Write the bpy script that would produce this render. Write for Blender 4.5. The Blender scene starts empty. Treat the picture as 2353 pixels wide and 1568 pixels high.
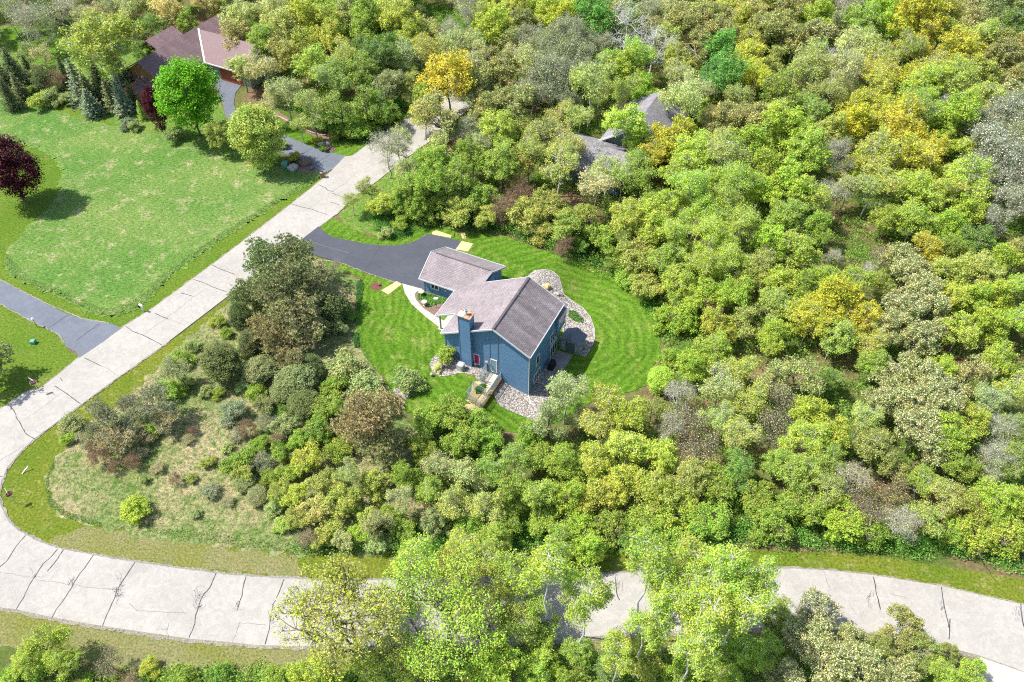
import bpy, math, random
import numpy as np
from mathutils import Vector
from mathutils.geometry import delaunay_2d_cdt
random.seed(7); RS = np.random.RandomState(7)
R = math.radians
scene = bpy.context.scene; COL = scene.collection

# ------------------------------------------------------------ camera, sky, sun, exposure
CAM_H, PITCH = 72.0, R(46.7)
cam = bpy.data.objects.new("camera", bpy.data.cameras.new("camera")); COL.objects.link(cam)
cam.location = (0, 0, CAM_H); cam.rotation_euler = (R(90) - PITCH, 0, 0)
cam.data.sensor_width = 36; cam.data.lens = 28.0; cam.data.clip_end = 3000
scene.camera = cam
SUN_EL, SUN_AZ = R(57), R(175)          # direction towards the sun, angle from +X
world = bpy.data.worlds.new("World"); scene.world = world; world.use_nodes = True
nt = world.node_tree; bg = nt.nodes["Background"]
sky = nt.nodes.new("ShaderNodeTexSky"); sky.sky_type = 'NISHITA'; sky.sun_disc = False
sky.sun_elevation = SUN_EL; sky.sun_rotation = R(90) - SUN_AZ
sky.air_density = 1.0; sky.dust_density = 1.5
nt.links.new(sky.outputs[0], bg.inputs[0]); bg.inputs[1].default_value = 0.14
sl = bpy.data.lights.new("sun", 'SUN'); sl.energy = 4.6; sl.angle = R(0.5); sl.color = (1, 0.965, 0.9)
sun = bpy.data.objects.new("sun", sl); COL.objects.link(sun)
sdir = Vector((math.cos(SUN_EL) * math.cos(SUN_AZ), math.cos(SUN_EL) * math.sin(SUN_AZ), math.sin(SUN_EL)))
sun.rotation_euler = sdir.to_track_quat('Z', 'Y').to_euler(); sun.location = (-60, 20, 90)
scene.view_settings.view_transform = 'Standard'; scene.view_settings.look = 'None'
scene.view_settings.exposure = 0.68; scene.view_settings.gamma = 1
scene.cycles.use_denoising = False; scene.cycles.use_adaptive_sampling = True; scene.cycles.adaptive_threshold = 0.03; scene.cycles.filter_width = 1.15
scene.cycles.max_bounces = 5; scene.cycles.transmission_bounces = 4; scene.cycles.diffuse_bounces = 3

# ------------------------------------------------------------ survey helpers
FV, CX, CY = 1830.0, 1176.5, 784.0      # picture survey units
HA = R(64.2); HO = (1.93, 61.15)        # blue house: axis angle and base corner
AV = (math.cos(HA), math.sin(HA)); BV = (-AV[1], AV[0])
def loc(a, b, z=0.0): return (HO[0] + a * AV[0] + b * BV[0], HO[1] + a * AV[1] + b * BV[1], z)
def sst(e0, e1, x):
    t = min(1, max(0, (x - e0) / (e1 - e0))); return t * t * (3 - 2 * t)
def hgt(x, y):
    dx, dy = x - HO[0], y - HO[1]
    a = dx * AV[0] + dy * AV[1]; b = dx * BV[0] + dy * BV[1]
    w = 1 - sst(16, 40, math.hypot(a - 6, b - 3))
    return w * (-.45 - 1.95 * (1 - sst(0.2, 7, b)))
def at(px, py, z=0.0):
    u = (px - CX) / FV; v = (CY - py) / FV
    ry = math.cos(PITCH) + v * math.sin(PITCH); rz = -math.sin(PITCH) + v * math.cos(PITCH)
    t = (CAM_H - z) / -rz
    return (u * t, ry * t, z)
def G(px, py, dz=0.0):
    z = 0
    for _ in range(8):
        p = at(px, py, z + dz); z = hgt(p[0], p[1])
    return (p[0], p[1], z + dz)
def depth(p): return p[1] * math.cos(PITCH) + (CAM_H - p[2]) * math.sin(PITCH)
def proj(p):
    d = depth(p); up = p[1] * math.sin(PITCH) - (CAM_H - p[2]) * math.cos(PITCH)
    return CX + FV * p[0] / d, CY - FV * up / d

# ------------------------------------------------------------ objects
def tag(o, label=None, cat=None, group=None, kind=None):
    if label: o["label"] = label
    if cat: o["category"] = cat
    if group: o["group"] = group
    if kind: o["kind"] = kind
    return o
def empty(name, p, label, cat, group=None, rz=0):
    o = bpy.data.objects.new(name, None); COL.objects.link(o); o.location = p; o.rotation_euler[2] = rz
    o.empty_display_size = .3
    return tag(o, label, cat, group)
def link(name, me, parent=None):
    o = bpy.data.objects.new(name, me); COL.objects.link(o)
    if parent:
        o.parent = parent
    return o
def np_mesh(name, V, Q, mat, smooth=False):
    me = bpy.data.meshes.new(name); V = np.asarray(V, np.float32); Q = np.asarray(Q, np.int32)
    k = Q.shape[1]
    me.vertices.add(len(V)); me.vertices.foreach_set("co", V.ravel())
    me.loops.add(Q.size); me.loops.foreach_set("vertex_index", Q.ravel())
    me.polygons.add(len(Q)); me.polygons.foreach_set("loop_start", np.arange(0, Q.size, k, dtype=np.int32))
    me.update(calc_edges=True); me.materials.append(mat)
    if smooth: me.polygons.foreach_set("use_smooth", np.ones(len(Q), bool))
    return me
class MB:                               # collects simple solids into one mesh
    def __init__(s): s.v = []; s.f = []; s.uv = []
    def face(s, pts, uv=None):
        n = len(s.v); s.v += [tuple(p) for p in pts]; s.f.append(list(range(n, n + len(pts)))); s.uv.append(uv)
    def hexa(s, lo, hi):                # 4 bottom, 4 top points
        n = len(s.v); s.v += [tuple(p) for p in lo] + [tuple(p) for p in hi]
        for q in ((3, 2, 1, 0), (4, 5, 6, 7), (0, 1, 5, 4), (1, 2, 6, 5), (2, 3, 7, 6), (3, 0, 4, 7)):
            s.f.append([n + i for i in q]); s.uv.append(None)
        return s
    def box(s, x0, y0, z0, x1, y1, z1, T=None):
        T = T or (lambda x, y, z: (x, y, z))
        q = [(x0, y0), (x1, y0), (x1, y1), (x0, y1)]
        return s.hexa([T(x, y, z0) for x, y in q], [T(x, y, z1) for x, y in q])
    def bar(s, p, q, w, h=None):        # rectangular bar between two points
        h = h or w; p, q = Vector(p), Vector(q); d = (q - p).normalized()
        u = d.cross(Vector((0, 0, 1)))
        if u.length < .01: u = Vector((1, 0, 0))
        u.normalize(); v = u.cross(d).normalized(); u *= w / 2; v *= h / 2
        c = [-u - v, u - v, u + v, -u + v]
        return s.hexa([p + x for x in c], [q + x for x in c])
    def tube(s, p, q, r0, r1=None, n=10, cap=True):
        r1 = r0 if r1 is None else r1; p, q = Vector(p), Vector(q); d = (q - p).normalized()
        u = d.orthogonal().normalized(); v = d.cross(u); b = len(s.v)
        for c, r in ((p, r0), (q, r1)):
            for i in range(n):
                t = 2 * math.pi * i / n; s.v.append(tuple(c + u * (r * math.cos(t)) + v * (r * math.sin(t))))
        for i in range(n):
            j = (i + 1) % n; s.f.append([b + i, b + j, b + n + j, b + n + i]); s.uv.append(None)
        if cap:
            s.f.append([b + n + i for i in range(n)]); s.uv.append(None); s.f.append([b + n - 1 - i for i in range(n)]); s.uv.append(None)
        return s
    def lathe(s, c, prof, n=16):
        b = len(s.v)
        for r, z in prof:
            for i in range(n):
                t = 2 * math.pi * i / n; s.v.append((c[0] + r * math.cos(t), c[1] + r * math.sin(t), c[2] + z))
        for k in range(len(prof) - 1):
            for i in range(n):
                j = (i + 1) % n; s.f.append([b + k * n + i, b + k * n + j, b + (k + 1) * n + j, b + (k + 1) * n + i]); s.uv.append(None)
        s.f.append([b + (len(prof) - 1) * n + i for i in range(n)]); s.uv.append(None)
        return s
    def blob(s, c, rx, ry, rz, seed=0, n=9):   # rock
        rr = random.Random(seed); b = len(s.v); m = 6
        k = [rr.uniform(.75, 1.2) for _ in range(n)]
        for i in range(1, m):
            ph = math.pi * i / m - math.pi / 2
            for j in range(n):
                t = 2 * math.pi * j / n; q = k[j] * rr.uniform(.9, 1.1)
                s.v.append((c[0] + rx * q * math.cos(ph) * math.cos(t), c[1] + ry * q * math.cos(ph) * math.sin(t), c[2] + rz * math.sin(ph) * rr.uniform(.85, 1.1)))
        for i in range(m - 2):
            for j in range(n):
                l = (j + 1) % n; s.f.append([b + i * n + j, b + i * n + l, b + (i + 1) * n + l, b + (i + 1) * n + j]); s.uv.append(None)
        s.f.append([b + (m - 2) * n + j for j in range(n)]); s.uv.append(None)
        return s
    def build(s, name, mat, parent=None, smooth=False):
        me = bpy.data.meshes.new(name)
        V = s.v
        if parent:
            o = parent; M = Vector((0, 0, 0))
            while o: M += o.location; o = o.parent
            V = [(x - M.x, y - M.y, z - M.z) for x, y, z in V]
        me.from_pydata(V, [], s.f); me.materials.append(mat)
        if any(s.uv):
            ul = me.uv_layers.new(name="UVMap"); i = 0
            for f, uv in zip(s.f, s.uv):
                for k in range(len(f)):
                    if uv: ul.data[i].uv = uv[k]
                    i += 1
        if smooth:
            for p in me.polygons: p.use_smooth = True
        me.update()
        return link(name, me, parent)

# ------------------------------------------------------------ materials
def mat(name):
    m = bpy.data.materials.new(name); m.use_nodes = True
    return m, m.node_tree, m.node_tree.nodes["Principled BSDF"]
def plain(name, col, rough=.6, metal=0, spec=.4, noise=.12, scale=6):
    m, t, b = mat(name); b.inputs["Roughness"].default_value = rough; b.inputs["Metallic"].default_value = metal
    b.inputs["Specular IOR Level"].default_value = spec
    if noise:
        tc = t.nodes.new("ShaderNodeTexCoord"); n = t.nodes.new("ShaderNodeTexNoise"); n.inputs["Scale"].default_value = scale
        n.inputs["Detail"].default_value = 5
        t.links.new(tc.outputs["Object"], n.inputs["Vector"])
        r = ramp(t, n.outputs["Fac"], [(.3, [c * (1 - noise) for c in col]), (.7, [c * (1 + noise) for c in col])])
        t.links.new(r, b.inputs["Base Color"])
    else: b.inputs["Base Color"].default_value = (*col, 1)
    return m
def ramp(t, fac, stops):
    r = t.nodes.new("ShaderNodeValToRGB"); e = r.color_ramp.elements
    while len(e) < len(stops): e.new(.5)
    for i, (p, c) in enumerate(stops): e[i].position = p; e[i].color = (*c, 1)
    t.links.new(fac, r.inputs[0]); return r.outputs[0]
def noise(t, scale, detail=6, rough=.6, vec=None, dist=0, stretch=None, rot=0):
    tc = t.nodes.new("ShaderNodeTexCoord"); n = t.nodes.new("ShaderNodeTexNoise")
    n.inputs["Scale"].default_value = scale; n.inputs["Detail"].default_value = detail
    n.inputs["Roughness"].default_value = rough; n.inputs["Distortion"].default_value = dist
    src = vec or tc.outputs["Object"]
    if stretch:
        mp = t.nodes.new("ShaderNodeMapping"); mp.inputs["Scale"].default_value = stretch; mp.inputs["Rotation"].default_value[2] = rot
        t.links.new(src, mp.inputs[0]); src = mp.outputs[0]
    t.links.new(src, n.inputs["Vector"]); return n.outputs["Fac"]
def mix(t, fac, a, b, mode='MIX'):
    m = t.nodes.new("ShaderNodeMix"); m.data_type = 'RGBA'; m.blend_type = mode
    for s, v in ((m.inputs[0], fac), (m.inputs[6], a), (m.inputs[7], b)):
        if isinstance(v, (int, float)): s.default_value = v
        elif isinstance(v, (tuple, list)): s.default_value = (*v, 1)
        else: t.links.new(v, s)
    return m.outputs[2]
def mth(t, op, a, b=None):
    m = t.nodes.new("ShaderNodeMath"); m.operation = op
    for i, v in enumerate((a, b)):
        if v is None: continue
        if isinstance(v, (int, float)): m.inputs[i].default_value = v
        else: t.links.new(v, m.inputs[i])
    return m.outputs[0]
def bump(t, b, h, s=.5, d=.1):
    n = t.nodes.new("ShaderNodeBump"); n.inputs["Strength"].default_value = s; n.inputs["Distance"].default_value = d
    t.links.new(h, n.inputs["Height"]); t.links.new(n.outputs[0], b.inputs["Normal"])
def grass(name, c1, c2, c3, big=.12, fine=5.0, dry=.5, bs=.5, stretch=None, rot=0):
    m, t, b = mat(name); b.inputs["Roughness"].default_value = .95; b.inputs["Specular IOR Level"].default_value = .1
    nb = noise(t, big, 5, .6); nm = noise(t, big * 6, 6, .7); nf = noise(t, fine, 4, .75, stretch=stretch, rot=rot)
    base = mix(t, ramp(t, nb, [(.38, (0, 0, 0)), (.62, (1, 1, 1))]), c1, c2)
    base = mix(t, ramp(t, nm, [(dry, (0, 0, 0)), (dry + .14, (1, 1, 1))]), base, c3)
    f = ramp(t, nf, [(.32, (.42, .42, .42)), (.68, (1.5, 1.5, 1.5))])
    base = mix(t, 1.0, base, f, 'MULTIPLY')
    t.links.new(base, b.inputs["Base Color"]); bump(t, b, nf, bs, .15)
    return m, t, b, base
M = {}
M["lawn"], lt, lb_, lbase = grass("lawn_grass", (.075, .165, .012), (.105, .20, .018), (.19, .23, .05), .07, 4, .53, .5)
# mowing arcs
tc = lt.nodes.new("ShaderNodeTexCoord"); mp = lt.nodes.new("ShaderNodeMapping"); mp.inputs["Location"].default_value = (-8, -71, 0)
lt.links.new(tc.outputs["Object"], mp.inputs[0]); vl = lt.nodes.new("ShaderNodeVectorMath"); vl.operation = 'LENGTH'
lt.links.new(mp.outputs[0], vl.inputs[0])
wob = mth(lt, 'MULTIPLY', noise(lt, .12, 2), 5.0); ss = mth(lt, 'SINE', mth(lt, 'MULTIPLY', mth(lt, 'ADD', vl.outputs["Value"], wob), 5.6))
st = ramp(lt, mth(lt, 'MULTIPLY_ADD', ss, .5), [(0, (.80, .84, .80)), (1, (1.14, 1.1, 1.14))])
lt.links.new(mix(lt, 1.0, lbase, st, 'MULTIPLY'), lb_.inputs["Base Color"])
M["meadow"] = grass("meadow_grass", (.105, .215, .04), (.18, .26, .065), (.35, .33, .17), .07, 2.0, .53, 1.1, (1, 2.2, 1), .5)[0]
M["meadow_green"] = grass("meadow_green_grass", (.10, .20, .03), (.15, .22, .04), (.25, .22, .10), .2, 3, .54, .9)[0]
M["meadow_edge"] = grass("meadow_edge_grass", (.12, .22, .045), (.17, .26, .06), (.13, .25, .06), .5, 3, .5, 1.2)[0]
M["prairie"] = grass("dry_grass", (.36, .30, .17), (.17, .22, .07), (.09, .17, .03), .16, 2.2, .50, 1.0)[0]
M["verge"] = grass("verge_grass", (.10, .15, .014), (.15, .17, .022), (.24, .22, .08), .10, 4, .54, .35)[0]
M["verge_green"] = grass("verge_green_grass", (.085, .155, .014), (.115, .175, .02), (.17, .19, .05), .08, 4, .55, .35)[0]
M["verge_dry"] = grass("verge_dry_grass", (.21, .195, .09), (.17, .175, .04), (.15, .17, .06), .2, 5, .5, .35)[0]
m, t, b = mat("forest_floor"); b.inputs["Roughness"].default_value = 1; b.inputs["Specular IOR Level"].default_value = 0
n1 = noise(t, .12, 4, .6); n2 = noise(t, 2.2, 7, .8)
c = mix(t, ramp(t, n1, [(.42, (0, 0, 0)), (.6, (1, 1, 1))]), (.09, .14, .03), (.20, .13, .08))
c = mix(t, 1.0, c, ramp(t, n2, [(.3, (.5, .5, .5)), (.7, (1.5, 1.5, 1.5))]), 'MULTIPLY')
t.links.new(c, b.inputs["Base Color"]); bump(t, b, n2, .8, .2); M["floor"] = m
def paving(name, col, var, fine, rough=.9, streak=.06, grain=9):
    m, t, b = mat(name); b.inputs["Roughness"].default_value = rough; b.inputs["Specular IOR Level"].default_value = .15
    nb = noise(t, .18, 6, .65); ng = noise(t, grain, 3, .8); nk = noise(t, .9, 4, .6, stretch=(1, 1, 1), dist=1.5)
    c = mix(t, ramp(t, nb, [(.35, (0, 0, 0)), (.65, (1, 1, 1))]), col, [x * (1 - var) for x in col])
    c = mix(t, 1.0, c, ramp(t, ng, [(.3, (1 - fine,) * 3), (.7, (1 + fine,) * 3)]), 'MULTIPLY')
    c = mix(t, 1.0, c, ramp(t, nk, [(.4, (1 - streak,) * 3), (.6, (1 + streak,) * 3)]), 'MULTIPLY')
    t.links.new(c, b.inputs["Base Color"]); return m
M["road"] = paving("concrete_road", (.385, .36, .325), .12, .14)
M["concrete"] = paving("sidewalk_concrete", (.50, .46, .39), .10, .08)
M["asphalt_dark"] = paving("dark_asphalt", (.085, .09, .108), .12, .14, streak=.05)
M["asphalt_blue"] = paving("weathered_asphalt", (.15, .165, .195), .12, .12, streak=.06)
M["patio"] = paving("patio_concrete", (.30, .28, .26), .2, .1)
M["tar"] = plain("tar", (.045, .045, .05), .7, noise=.2)
M["tar_thin"] = plain("crack_thin", (.21, .20, .195), .9, noise=.3)
M["seam"] = plain("seam", (.05, .055, .065), .8, noise=.2)
M["seam_light"] = plain("seam_light", (.16, .17, .19), .8, noise=.2)
M["shoulder"] = grass("gravel_shoulder", (.24, .22, .17), (.30, .27, .22), (.22, .22, .1), .4, 8, .52, .5)[0]
def pebbles(name, a, bb, cc, scale):
    m, t, b = mat(name); b.inputs["Roughness"].default_value = .85; b.inputs["Specular IOR Level"].default_value = .2
    tc = t.nodes.new("ShaderNodeTexCoord"); v = t.nodes.new("ShaderNodeTexVoronoi"); v.inputs["Scale"].default_value = scale
    t.links.new(tc.outputs["Object"], v.inputs["Vector"]); sep = t.nodes.new("ShaderNodeSeparateColor")
    t.links.new(v.outputs["Color"], sep.inputs[0])
    c = ramp(t, sep.outputs[0], [(0, a), (.5, bb), (1, cc)])
    c = mix(t, 1.0, c, ramp(t, v.outputs["Distance"], [(.3, (1, 1, 1)), (.75, (.35, .35, .35))]), 'MULTIPLY')
    t.links.new(c, b.inputs["Base Color"]); bump(t, b, v.outputs["Distance"], .9, -.06); return m
M["gravel"] = pebbles("river_gravel", (.26, .21, .18), (.42, .38, .34), (.62, .57, .52), 7)
M["mulch"] = plain("brown_mulch", (.20, .13, .10), 1, noise=.5, scale=9)
M["redmulch"] = plain("red_mulch", (.16, .06, .05), 1, noise=.4, scale=9)
M["straw"] = plain("straw_mat", (.55, .43, .22), 1, noise=.25, scale=14)
M["dirt"] = plain("bare_dirt", (.34, .24, .17), 1, noise=.3, scale=3)
M["garden"] = grass("bed_cover", (.12, .26, .05), (.16, .30, .06), (.22, .15, .11), .8, 5, .52, .9)[0]
def leafmat(name, transl=.35, blossom=None, bl=.5, spread=.35, hue=.02, rough=.55, spec=.25):
    m, t, b = mat(name); out = t.nodes["Material Output"]
    oi = t.nodes.new("ShaderNodeObjectInfo"); geo = t.nodes.new("ShaderNodeNewGeometry"); ri = geo.outputs["Random Per Island"]
    c = oi.outputs["Color"]
    if blossom: c = mix(t, ramp(t, ri, [(bl - .01, (1, 1, 1)), (bl, (0, 0, 0))]), c, blossom)
    nz = noise(t, .45, 3, .6)
    c = mix(t, 1.0, c, ramp(t, nz, [(.36, (.82, .92, .9)), (.64, (1.16, 1.04, 1.08))]), 'MULTIPLY')
    hs = t.nodes.new("ShaderNodeHueSaturation"); t.links.new(c, hs.inputs["Color"])
    r2 = mth(t, 'FRACT', mth(t, 'MULTIPLY', ri, 17.31))
    hadd = mth(t, 'ADD', mth(t, 'MULTIPLY', r2, hue * 2), .5 - hue); t.links.new(hadd, hs.inputs["Hue"])
    r3 = mth(t, 'FRACT', mth(t, 'MULTIPLY', ri, 91.7))
    t.links.new(mth(t, 'ADD', mth(t, 'MULTIPLY', r3, spread * 2), 1 - spread), hs.inputs["Value"])
    b.inputs["Roughness"].default_value = rough; b.inputs["Specular IOR Level"].default_value = spec
    t.links.new(hs.outputs[0], b.inputs["Base Color"])
    tr = t.nodes.new("ShaderNodeBsdfTranslucent"); t.links.new(hs.outputs[0], tr.inputs[0])
    mx = t.nodes.new("ShaderNodeMixShader"); mx.inputs[0].default_value = transl
    t.links.new(b.outputs[0], mx.inputs[1]); t.links.new(tr.outputs[0], mx.inputs[2]); t.links.new(mx.outputs[0], out.inputs[0])
    return m
M["leaf"] = leafmat("leaf", .42, spread=.48, hue=.022)
M["leaf_dense"] = leafmat("leaf_dense", .35, spread=.3)
M["leaf_blossom"] = leafmat("leaf_blossom", .35, (.26, .30, .08), .68, .25)
M["leaf_silver"] = leafmat("leaf_silver", .25, (.22, .27, .12), .8, .35)
M["needle"] = leafmat("needle", .12, spread=.4, hue=.015)
def bark(name, a, b2, sc=5):
    m, t, b = mat(name); b.inputs["Roughness"].default_value = .95; b.inputs["Specular IOR Level"].default_value = .1
    n = noise(t, sc, 5, .7, stretch=(1, 1, .25)); t.links.new(ramp(t, n, [(.35, a), (.65, b2)]), b.inputs["Base Color"])
    bump(t, b, n, .6, .05); return m
M["bark"] = bark("bark_brown", (.10, .08, .065), (.22, .185, .155))
M["bark_grey"] = bark("bark_grey", (.34, .33, .28), (.55, .54, .48))
M["bark_white"] = bark("bark_white", (.40, .40, .36), (.72, .71, .66), 3)
M["bark_red"] = bark("bark_red", (.22, .14, .10), (.36, .25, .18))

# ------------------------------------------------------------ ground sheets
def catmull(P, n=6):
    out = []
    for i in range(len(P)):
        p0, p1, p2, p3 = P[i - 1], P[i], P[(i + 1) % len(P)], P[(i + 2) % len(P)]
        for k in range(n):
            t = k / n
            out.append(tuple(.5 * (2 * p1[j] + (p2[j] - p0[j]) * t + (2 * p0[j] - 5 * p1[j] + 4 * p2[j] - p3[j]) * t * t + (3 * p1[j] - p0[j] - 3 * p2[j] + p3[j]) * t ** 3) for j in (0, 1)))
    return out
def inside(p, P):
    x, y = p; c = False; n = len(P)
    for i in range(n):
        x1, y1 = P[i][0], P[i][1]; x2, y2 = P[i - 1][0], P[i - 1][1]
        if (y1 > y) != (y2 > y) and x < (x2 - x1) * (y - y1) / (y2 - y1) + x1: c = not c
    return c
def sheet(name, pts, m, lay, smooth=False, jit=0.0, seg=.7, local=False, kind="structure", label=None, cat=None, parent=None):
    """pts: survey outline; lay: height above the terrain"""
    W = [loc(*p)[:2] for p in pts] if local else [G(*p)[:2] for p in pts]
    if smooth: W = catmull(W)
    rr = random.Random(len(pts) * 7 + int(lay * 1000)); E = []
    for i in range(len(W)):
        a, b = W[i], W[(i + 1) % len(W)]; d = math.hypot(b[0] - a[0], b[1] - a[1])
        if d < 1e-4: continue
        n = max(1, int(d / seg)) if (jit or d < 60) else 1
        nx, ny = -(b[1] - a[1]) / d, (b[0] - a[0]) / d
        for k in range(n):
            t = k / n; o = rr.gauss(0, jit) if jit else 0
            E.append((a[0] + (b[0] - a[0]) * t + nx * o, a[1] + (b[1] - a[1]) * t + ny * o))
    n = len(E); V = [Vector(e) for e in E]; ed = [(i, (i + 1) % n) for i in range(n)]
    x0, x1 = min(e[0] for e in E), max(e[0] for e in E); y0, y1 = min(e[1] for e in E), max(e[1] for e in E)
    st = .75 if "lawn" in name or "gravel" in name else 1.1; y = y0 + .3
    while y < y1:
        x = x0 + .3
        while x < x1:
            if (abs(x - 6) < 48 and abs(y - 68) < 46) and inside((x, y), E): V.append(Vector((x + rr.uniform(-.2, .2), y + rr.uniform(-.2, .2))))
            x += st
        y += st
    vo, eo, fo, *_ = delaunay_2d_cdt(V, ed, [], 1, 1e-5)
    me = bpy.data.meshes.new(name)
    me.from_pydata([(v.x, v.y, hgt(v.x, v.y) + lay) for v in vo], [], [f[:] for f in fo]); me.materials.append(m)
    if me.polygons and me.polygons[0].normal.z < 0: me.flip_normals()
    return tag(link(name, me, parent), label, cat, kind=kind), E
def strip(name, pts, w, m, lay, jit=.03, obj=None, taper=False):
    W = [G(*p)[:2] for p in pts]; P = []; rr = random.Random(int(pts[0][0] * 3 + pts[0][1]))
    for i in range(len(W) - 1):
        d = math.hypot(W[i + 1][0] - W[i][0], W[i + 1][1] - W[i][1]); n = max(1, int(d / .3))
        for k in range(n):
            t = k / n; P.append((W[i][0] + (W[i + 1][0] - W[i][0]) * t + rr.gauss(0, jit), W[i][1] + (W[i + 1][1] - W[i][1]) * t + rr.gauss(0, jit)))
    P.append(W[-1]); v = []; f = []
    for i, p in enumerate(P):
        q = P[min(i + 1, len(P) - 1)]; o = P[max(i - 1, 0)]; dx, dy = q[0] - o[0], q[1] - o[1]; L = math.hypot(dx, dy) or 1
        ww = w * rr.uniform(.7, 1.3) / 2
        v += [(p[0] - dy / L * ww, p[1] + dx / L * ww), (p[0] + dy / L * ww, p[1] - dx / L * ww)]
        if i: f.append((2 * i - 1, 2 * i - 2, 2 * i, 2 * i + 1))
    return [(x, y, hgt(x, y) + lay) for x, y in v], f
def strips(name, lines, m, lay, kind="structure"):
    V = []; F = []
    for pts, w, *j in lines:
        v, f = strip(name, pts, w, m, lay, *(j or [.03])); n = len(V); V += v; F += [tuple(n + i for i in q) for q in f]
    me = bpy.data.meshes.new(name); me.from_pydata(V, [], F); me.materials.append(m)
    return tag(link(name, me), kind=kind)

# base terrain
xs = sorted(set([-900, -500, -300, -200, -150] + [x * 1.5 for x in range(-80, 81)] + [150, 200, 300, 500, 900]))
ys = sorted(set([-300, -100, 0, 10] + [10 + y * 1.5 for y in range(1, 130)] + [230, 300, 500, 900, 1500]))
V = [(x, y, hgt(x, y) - .03) for y in ys for x in xs]; nx = len(xs)
F = [(j * nx + i, j * nx + i + 1, (j + 1) * nx + i + 1, (j + 1) * nx + i) for j in range(len(ys) - 1) for i in range(nx - 1)]
me = bpy.data.meshes.new("ground"); me.from_pydata(V, [], F); me.materials.append(M["floor"]); tag(link("ground", me), kind="structure")

MEADOW = [(735, 393), (742, 405), (700, 428), (620, 477), (588, 500), (520, 541), (470, 577), (420, 611), (385, 640), (365, 664), (340, 690), (300, 716), (270, 728), (225, 723), (180, 703), (120, 673), (60, 651), (25, 633), (12, 606), (18, 575), (45, 545), (70, 515), (110, 480), (145, 430), (152, 400), (138, 372), (107, 348), (50, 328), (-40, 325), (-60, 215), (60, 225), (150, 262), (300, 300), (450, 330), (560, 380), (650, 385)]
PRAIRIE = [(395, 812), (300, 905), (190, 985), (160, 1015), (122, 1062), (106, 1110), (112, 1160), (150, 1190), (230, 1212), (330, 1228), (350, 1241), (450, 1248), (560, 1263), (690, 1276), (900, 1278), (960, 1200), (1000, 1060), (930, 960), (905, 900), (835, 800), (815, 700), (835, 642), (760, 610), (690, 570), (600, 620), (520, 700)]
VERGE_NE = [(905, 285), (883, 303), (855, 324), (828, 344), (810, 358), (793, 359), (760, 350), (713, 336), (653, 310), (560, 240), (640, 255), (700, 300), (760, 318), (820, 325), (880, 290), (920, 262)]
sheet("neighbour_lawn", [(-300, 940), (0, 945), (50, 911), (92, 899), (120, 876), (140, 861), (182, 826), (181, 818), (152, 799), (149, 784), (135, 770), (75, 740), (0, 699), (-300, 560)], M["verge_green"], 0.0, jit=.1)
sheet("mown_meadow_path", [(-300, 560), (0, 645), (50, 672), (150, 723), (220, 739), (277, 754), (290, 752), (350, 712), (425, 657), (500, 602), (588, 535), (663, 478), (743, 413), (740, 395), (700, 380), (560, 380), (300, 300), (60, 200), (-60, 190), (-300, 300)], M["verge_green"], 0.0, jit=.05)
sheet("meadow", MEADOW, M["meadow"], .03, jit=.18)
for i, (n_, ln) in enumerate([("meadow_edge", [(742, 405), (700, 428), (620, 477), (588, 500), (520, 541), (470, 577), (420, 611), (385, 640), (365, 664), (340, 690), (300, 716), (270, 727), (225, 722), (180, 702), (120, 672), (60, 650), (25, 632), (14, 606)])]):
    strips(n_, [(ln, .35, .3)], M["meadow_edge"], .045)
strips("meadow_edge", [([(140, 430), (150, 400), (138, 372), (107, 348), (50, 328)], .8, .15)], M["meadow_edge"], .045)
sheet("verge", [(390, 786), (275, 868), (185, 934), (80, 1010), (45, 1044), (15, 1081), (2.5, 1114), (-2, 1145), (10, 1178), (20, 1198), (37, 1216), (59, 1231), (100, 1251), (147, 1265), (215, 1277), (312, 1293), (412, 1308), (500, 1320), (588, 1327), (731, 1334), (1063, 1330), (1300, 1322), (1461, 1316), (1778, 1305), (1891, 1309), (2010, 1322), (2158, 1346), (2246, 1366), (2353, 1390), (2700, 1490), (2700, 1380), (2353, 1330), (2200, 1305), (2000, 1275), (1760, 1265), (1300, 1262), (900, 1230), (560, 1230), (330, 1190), (180, 1150), (170, 1080), (240, 1000), (420, 850), (560, 740), (700, 640), (700, 560)], M["verge"], -.01, jit=.05)
sheet("verge", [(100, 1255), (215, 1277), (412, 1306), (588, 1325), (690, 1330), (690, 1275), (560, 1262), (330, 1228), (230, 1215), (165, 1215)], M["verge_dry"], .0, jit=.25, smooth=False)
sheet("prairie", PRAIRIE, M["prairie"], .015, jit=.25)
sheet("verge", [(-300, 1390), (0, 1396), (37, 1401), (120, 1419), (235, 1439), (337, 1454), (432, 1468), (588, 1483), (743, 1487), (1264, 1475), (1421, 1457), (1778, 1446), (2000, 1464), (2246, 1508), (2353, 1545), (2700, 1640), (2700, 1800), (1800, 1640), (600, 1600), (300, 1545), (100, 1500), (-300, 1450)], M["verge_dry"], 0.0, jit=.15)
sheet("verge", [(775, 492), (812, 455), (867, 417), (905, 386), (960, 345), (1040, 350), (1020, 450), (980, 530), (900, 550), (800, 525)], M["meadow_green"], -.02, jit=.1)
sheet("verge", [(-300, 60), (200, 60), (330, 100), (480, 175), (510, 240), (520, 275), (600, 335), (560, 385), (440, 345), (300, 305), (60, 230), (-300, 220)], M["meadow_green"], -.02, jit=.1)
sheet("verge", VERGE_NE, M["lawn"], 0.0, jit=.08)
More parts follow.
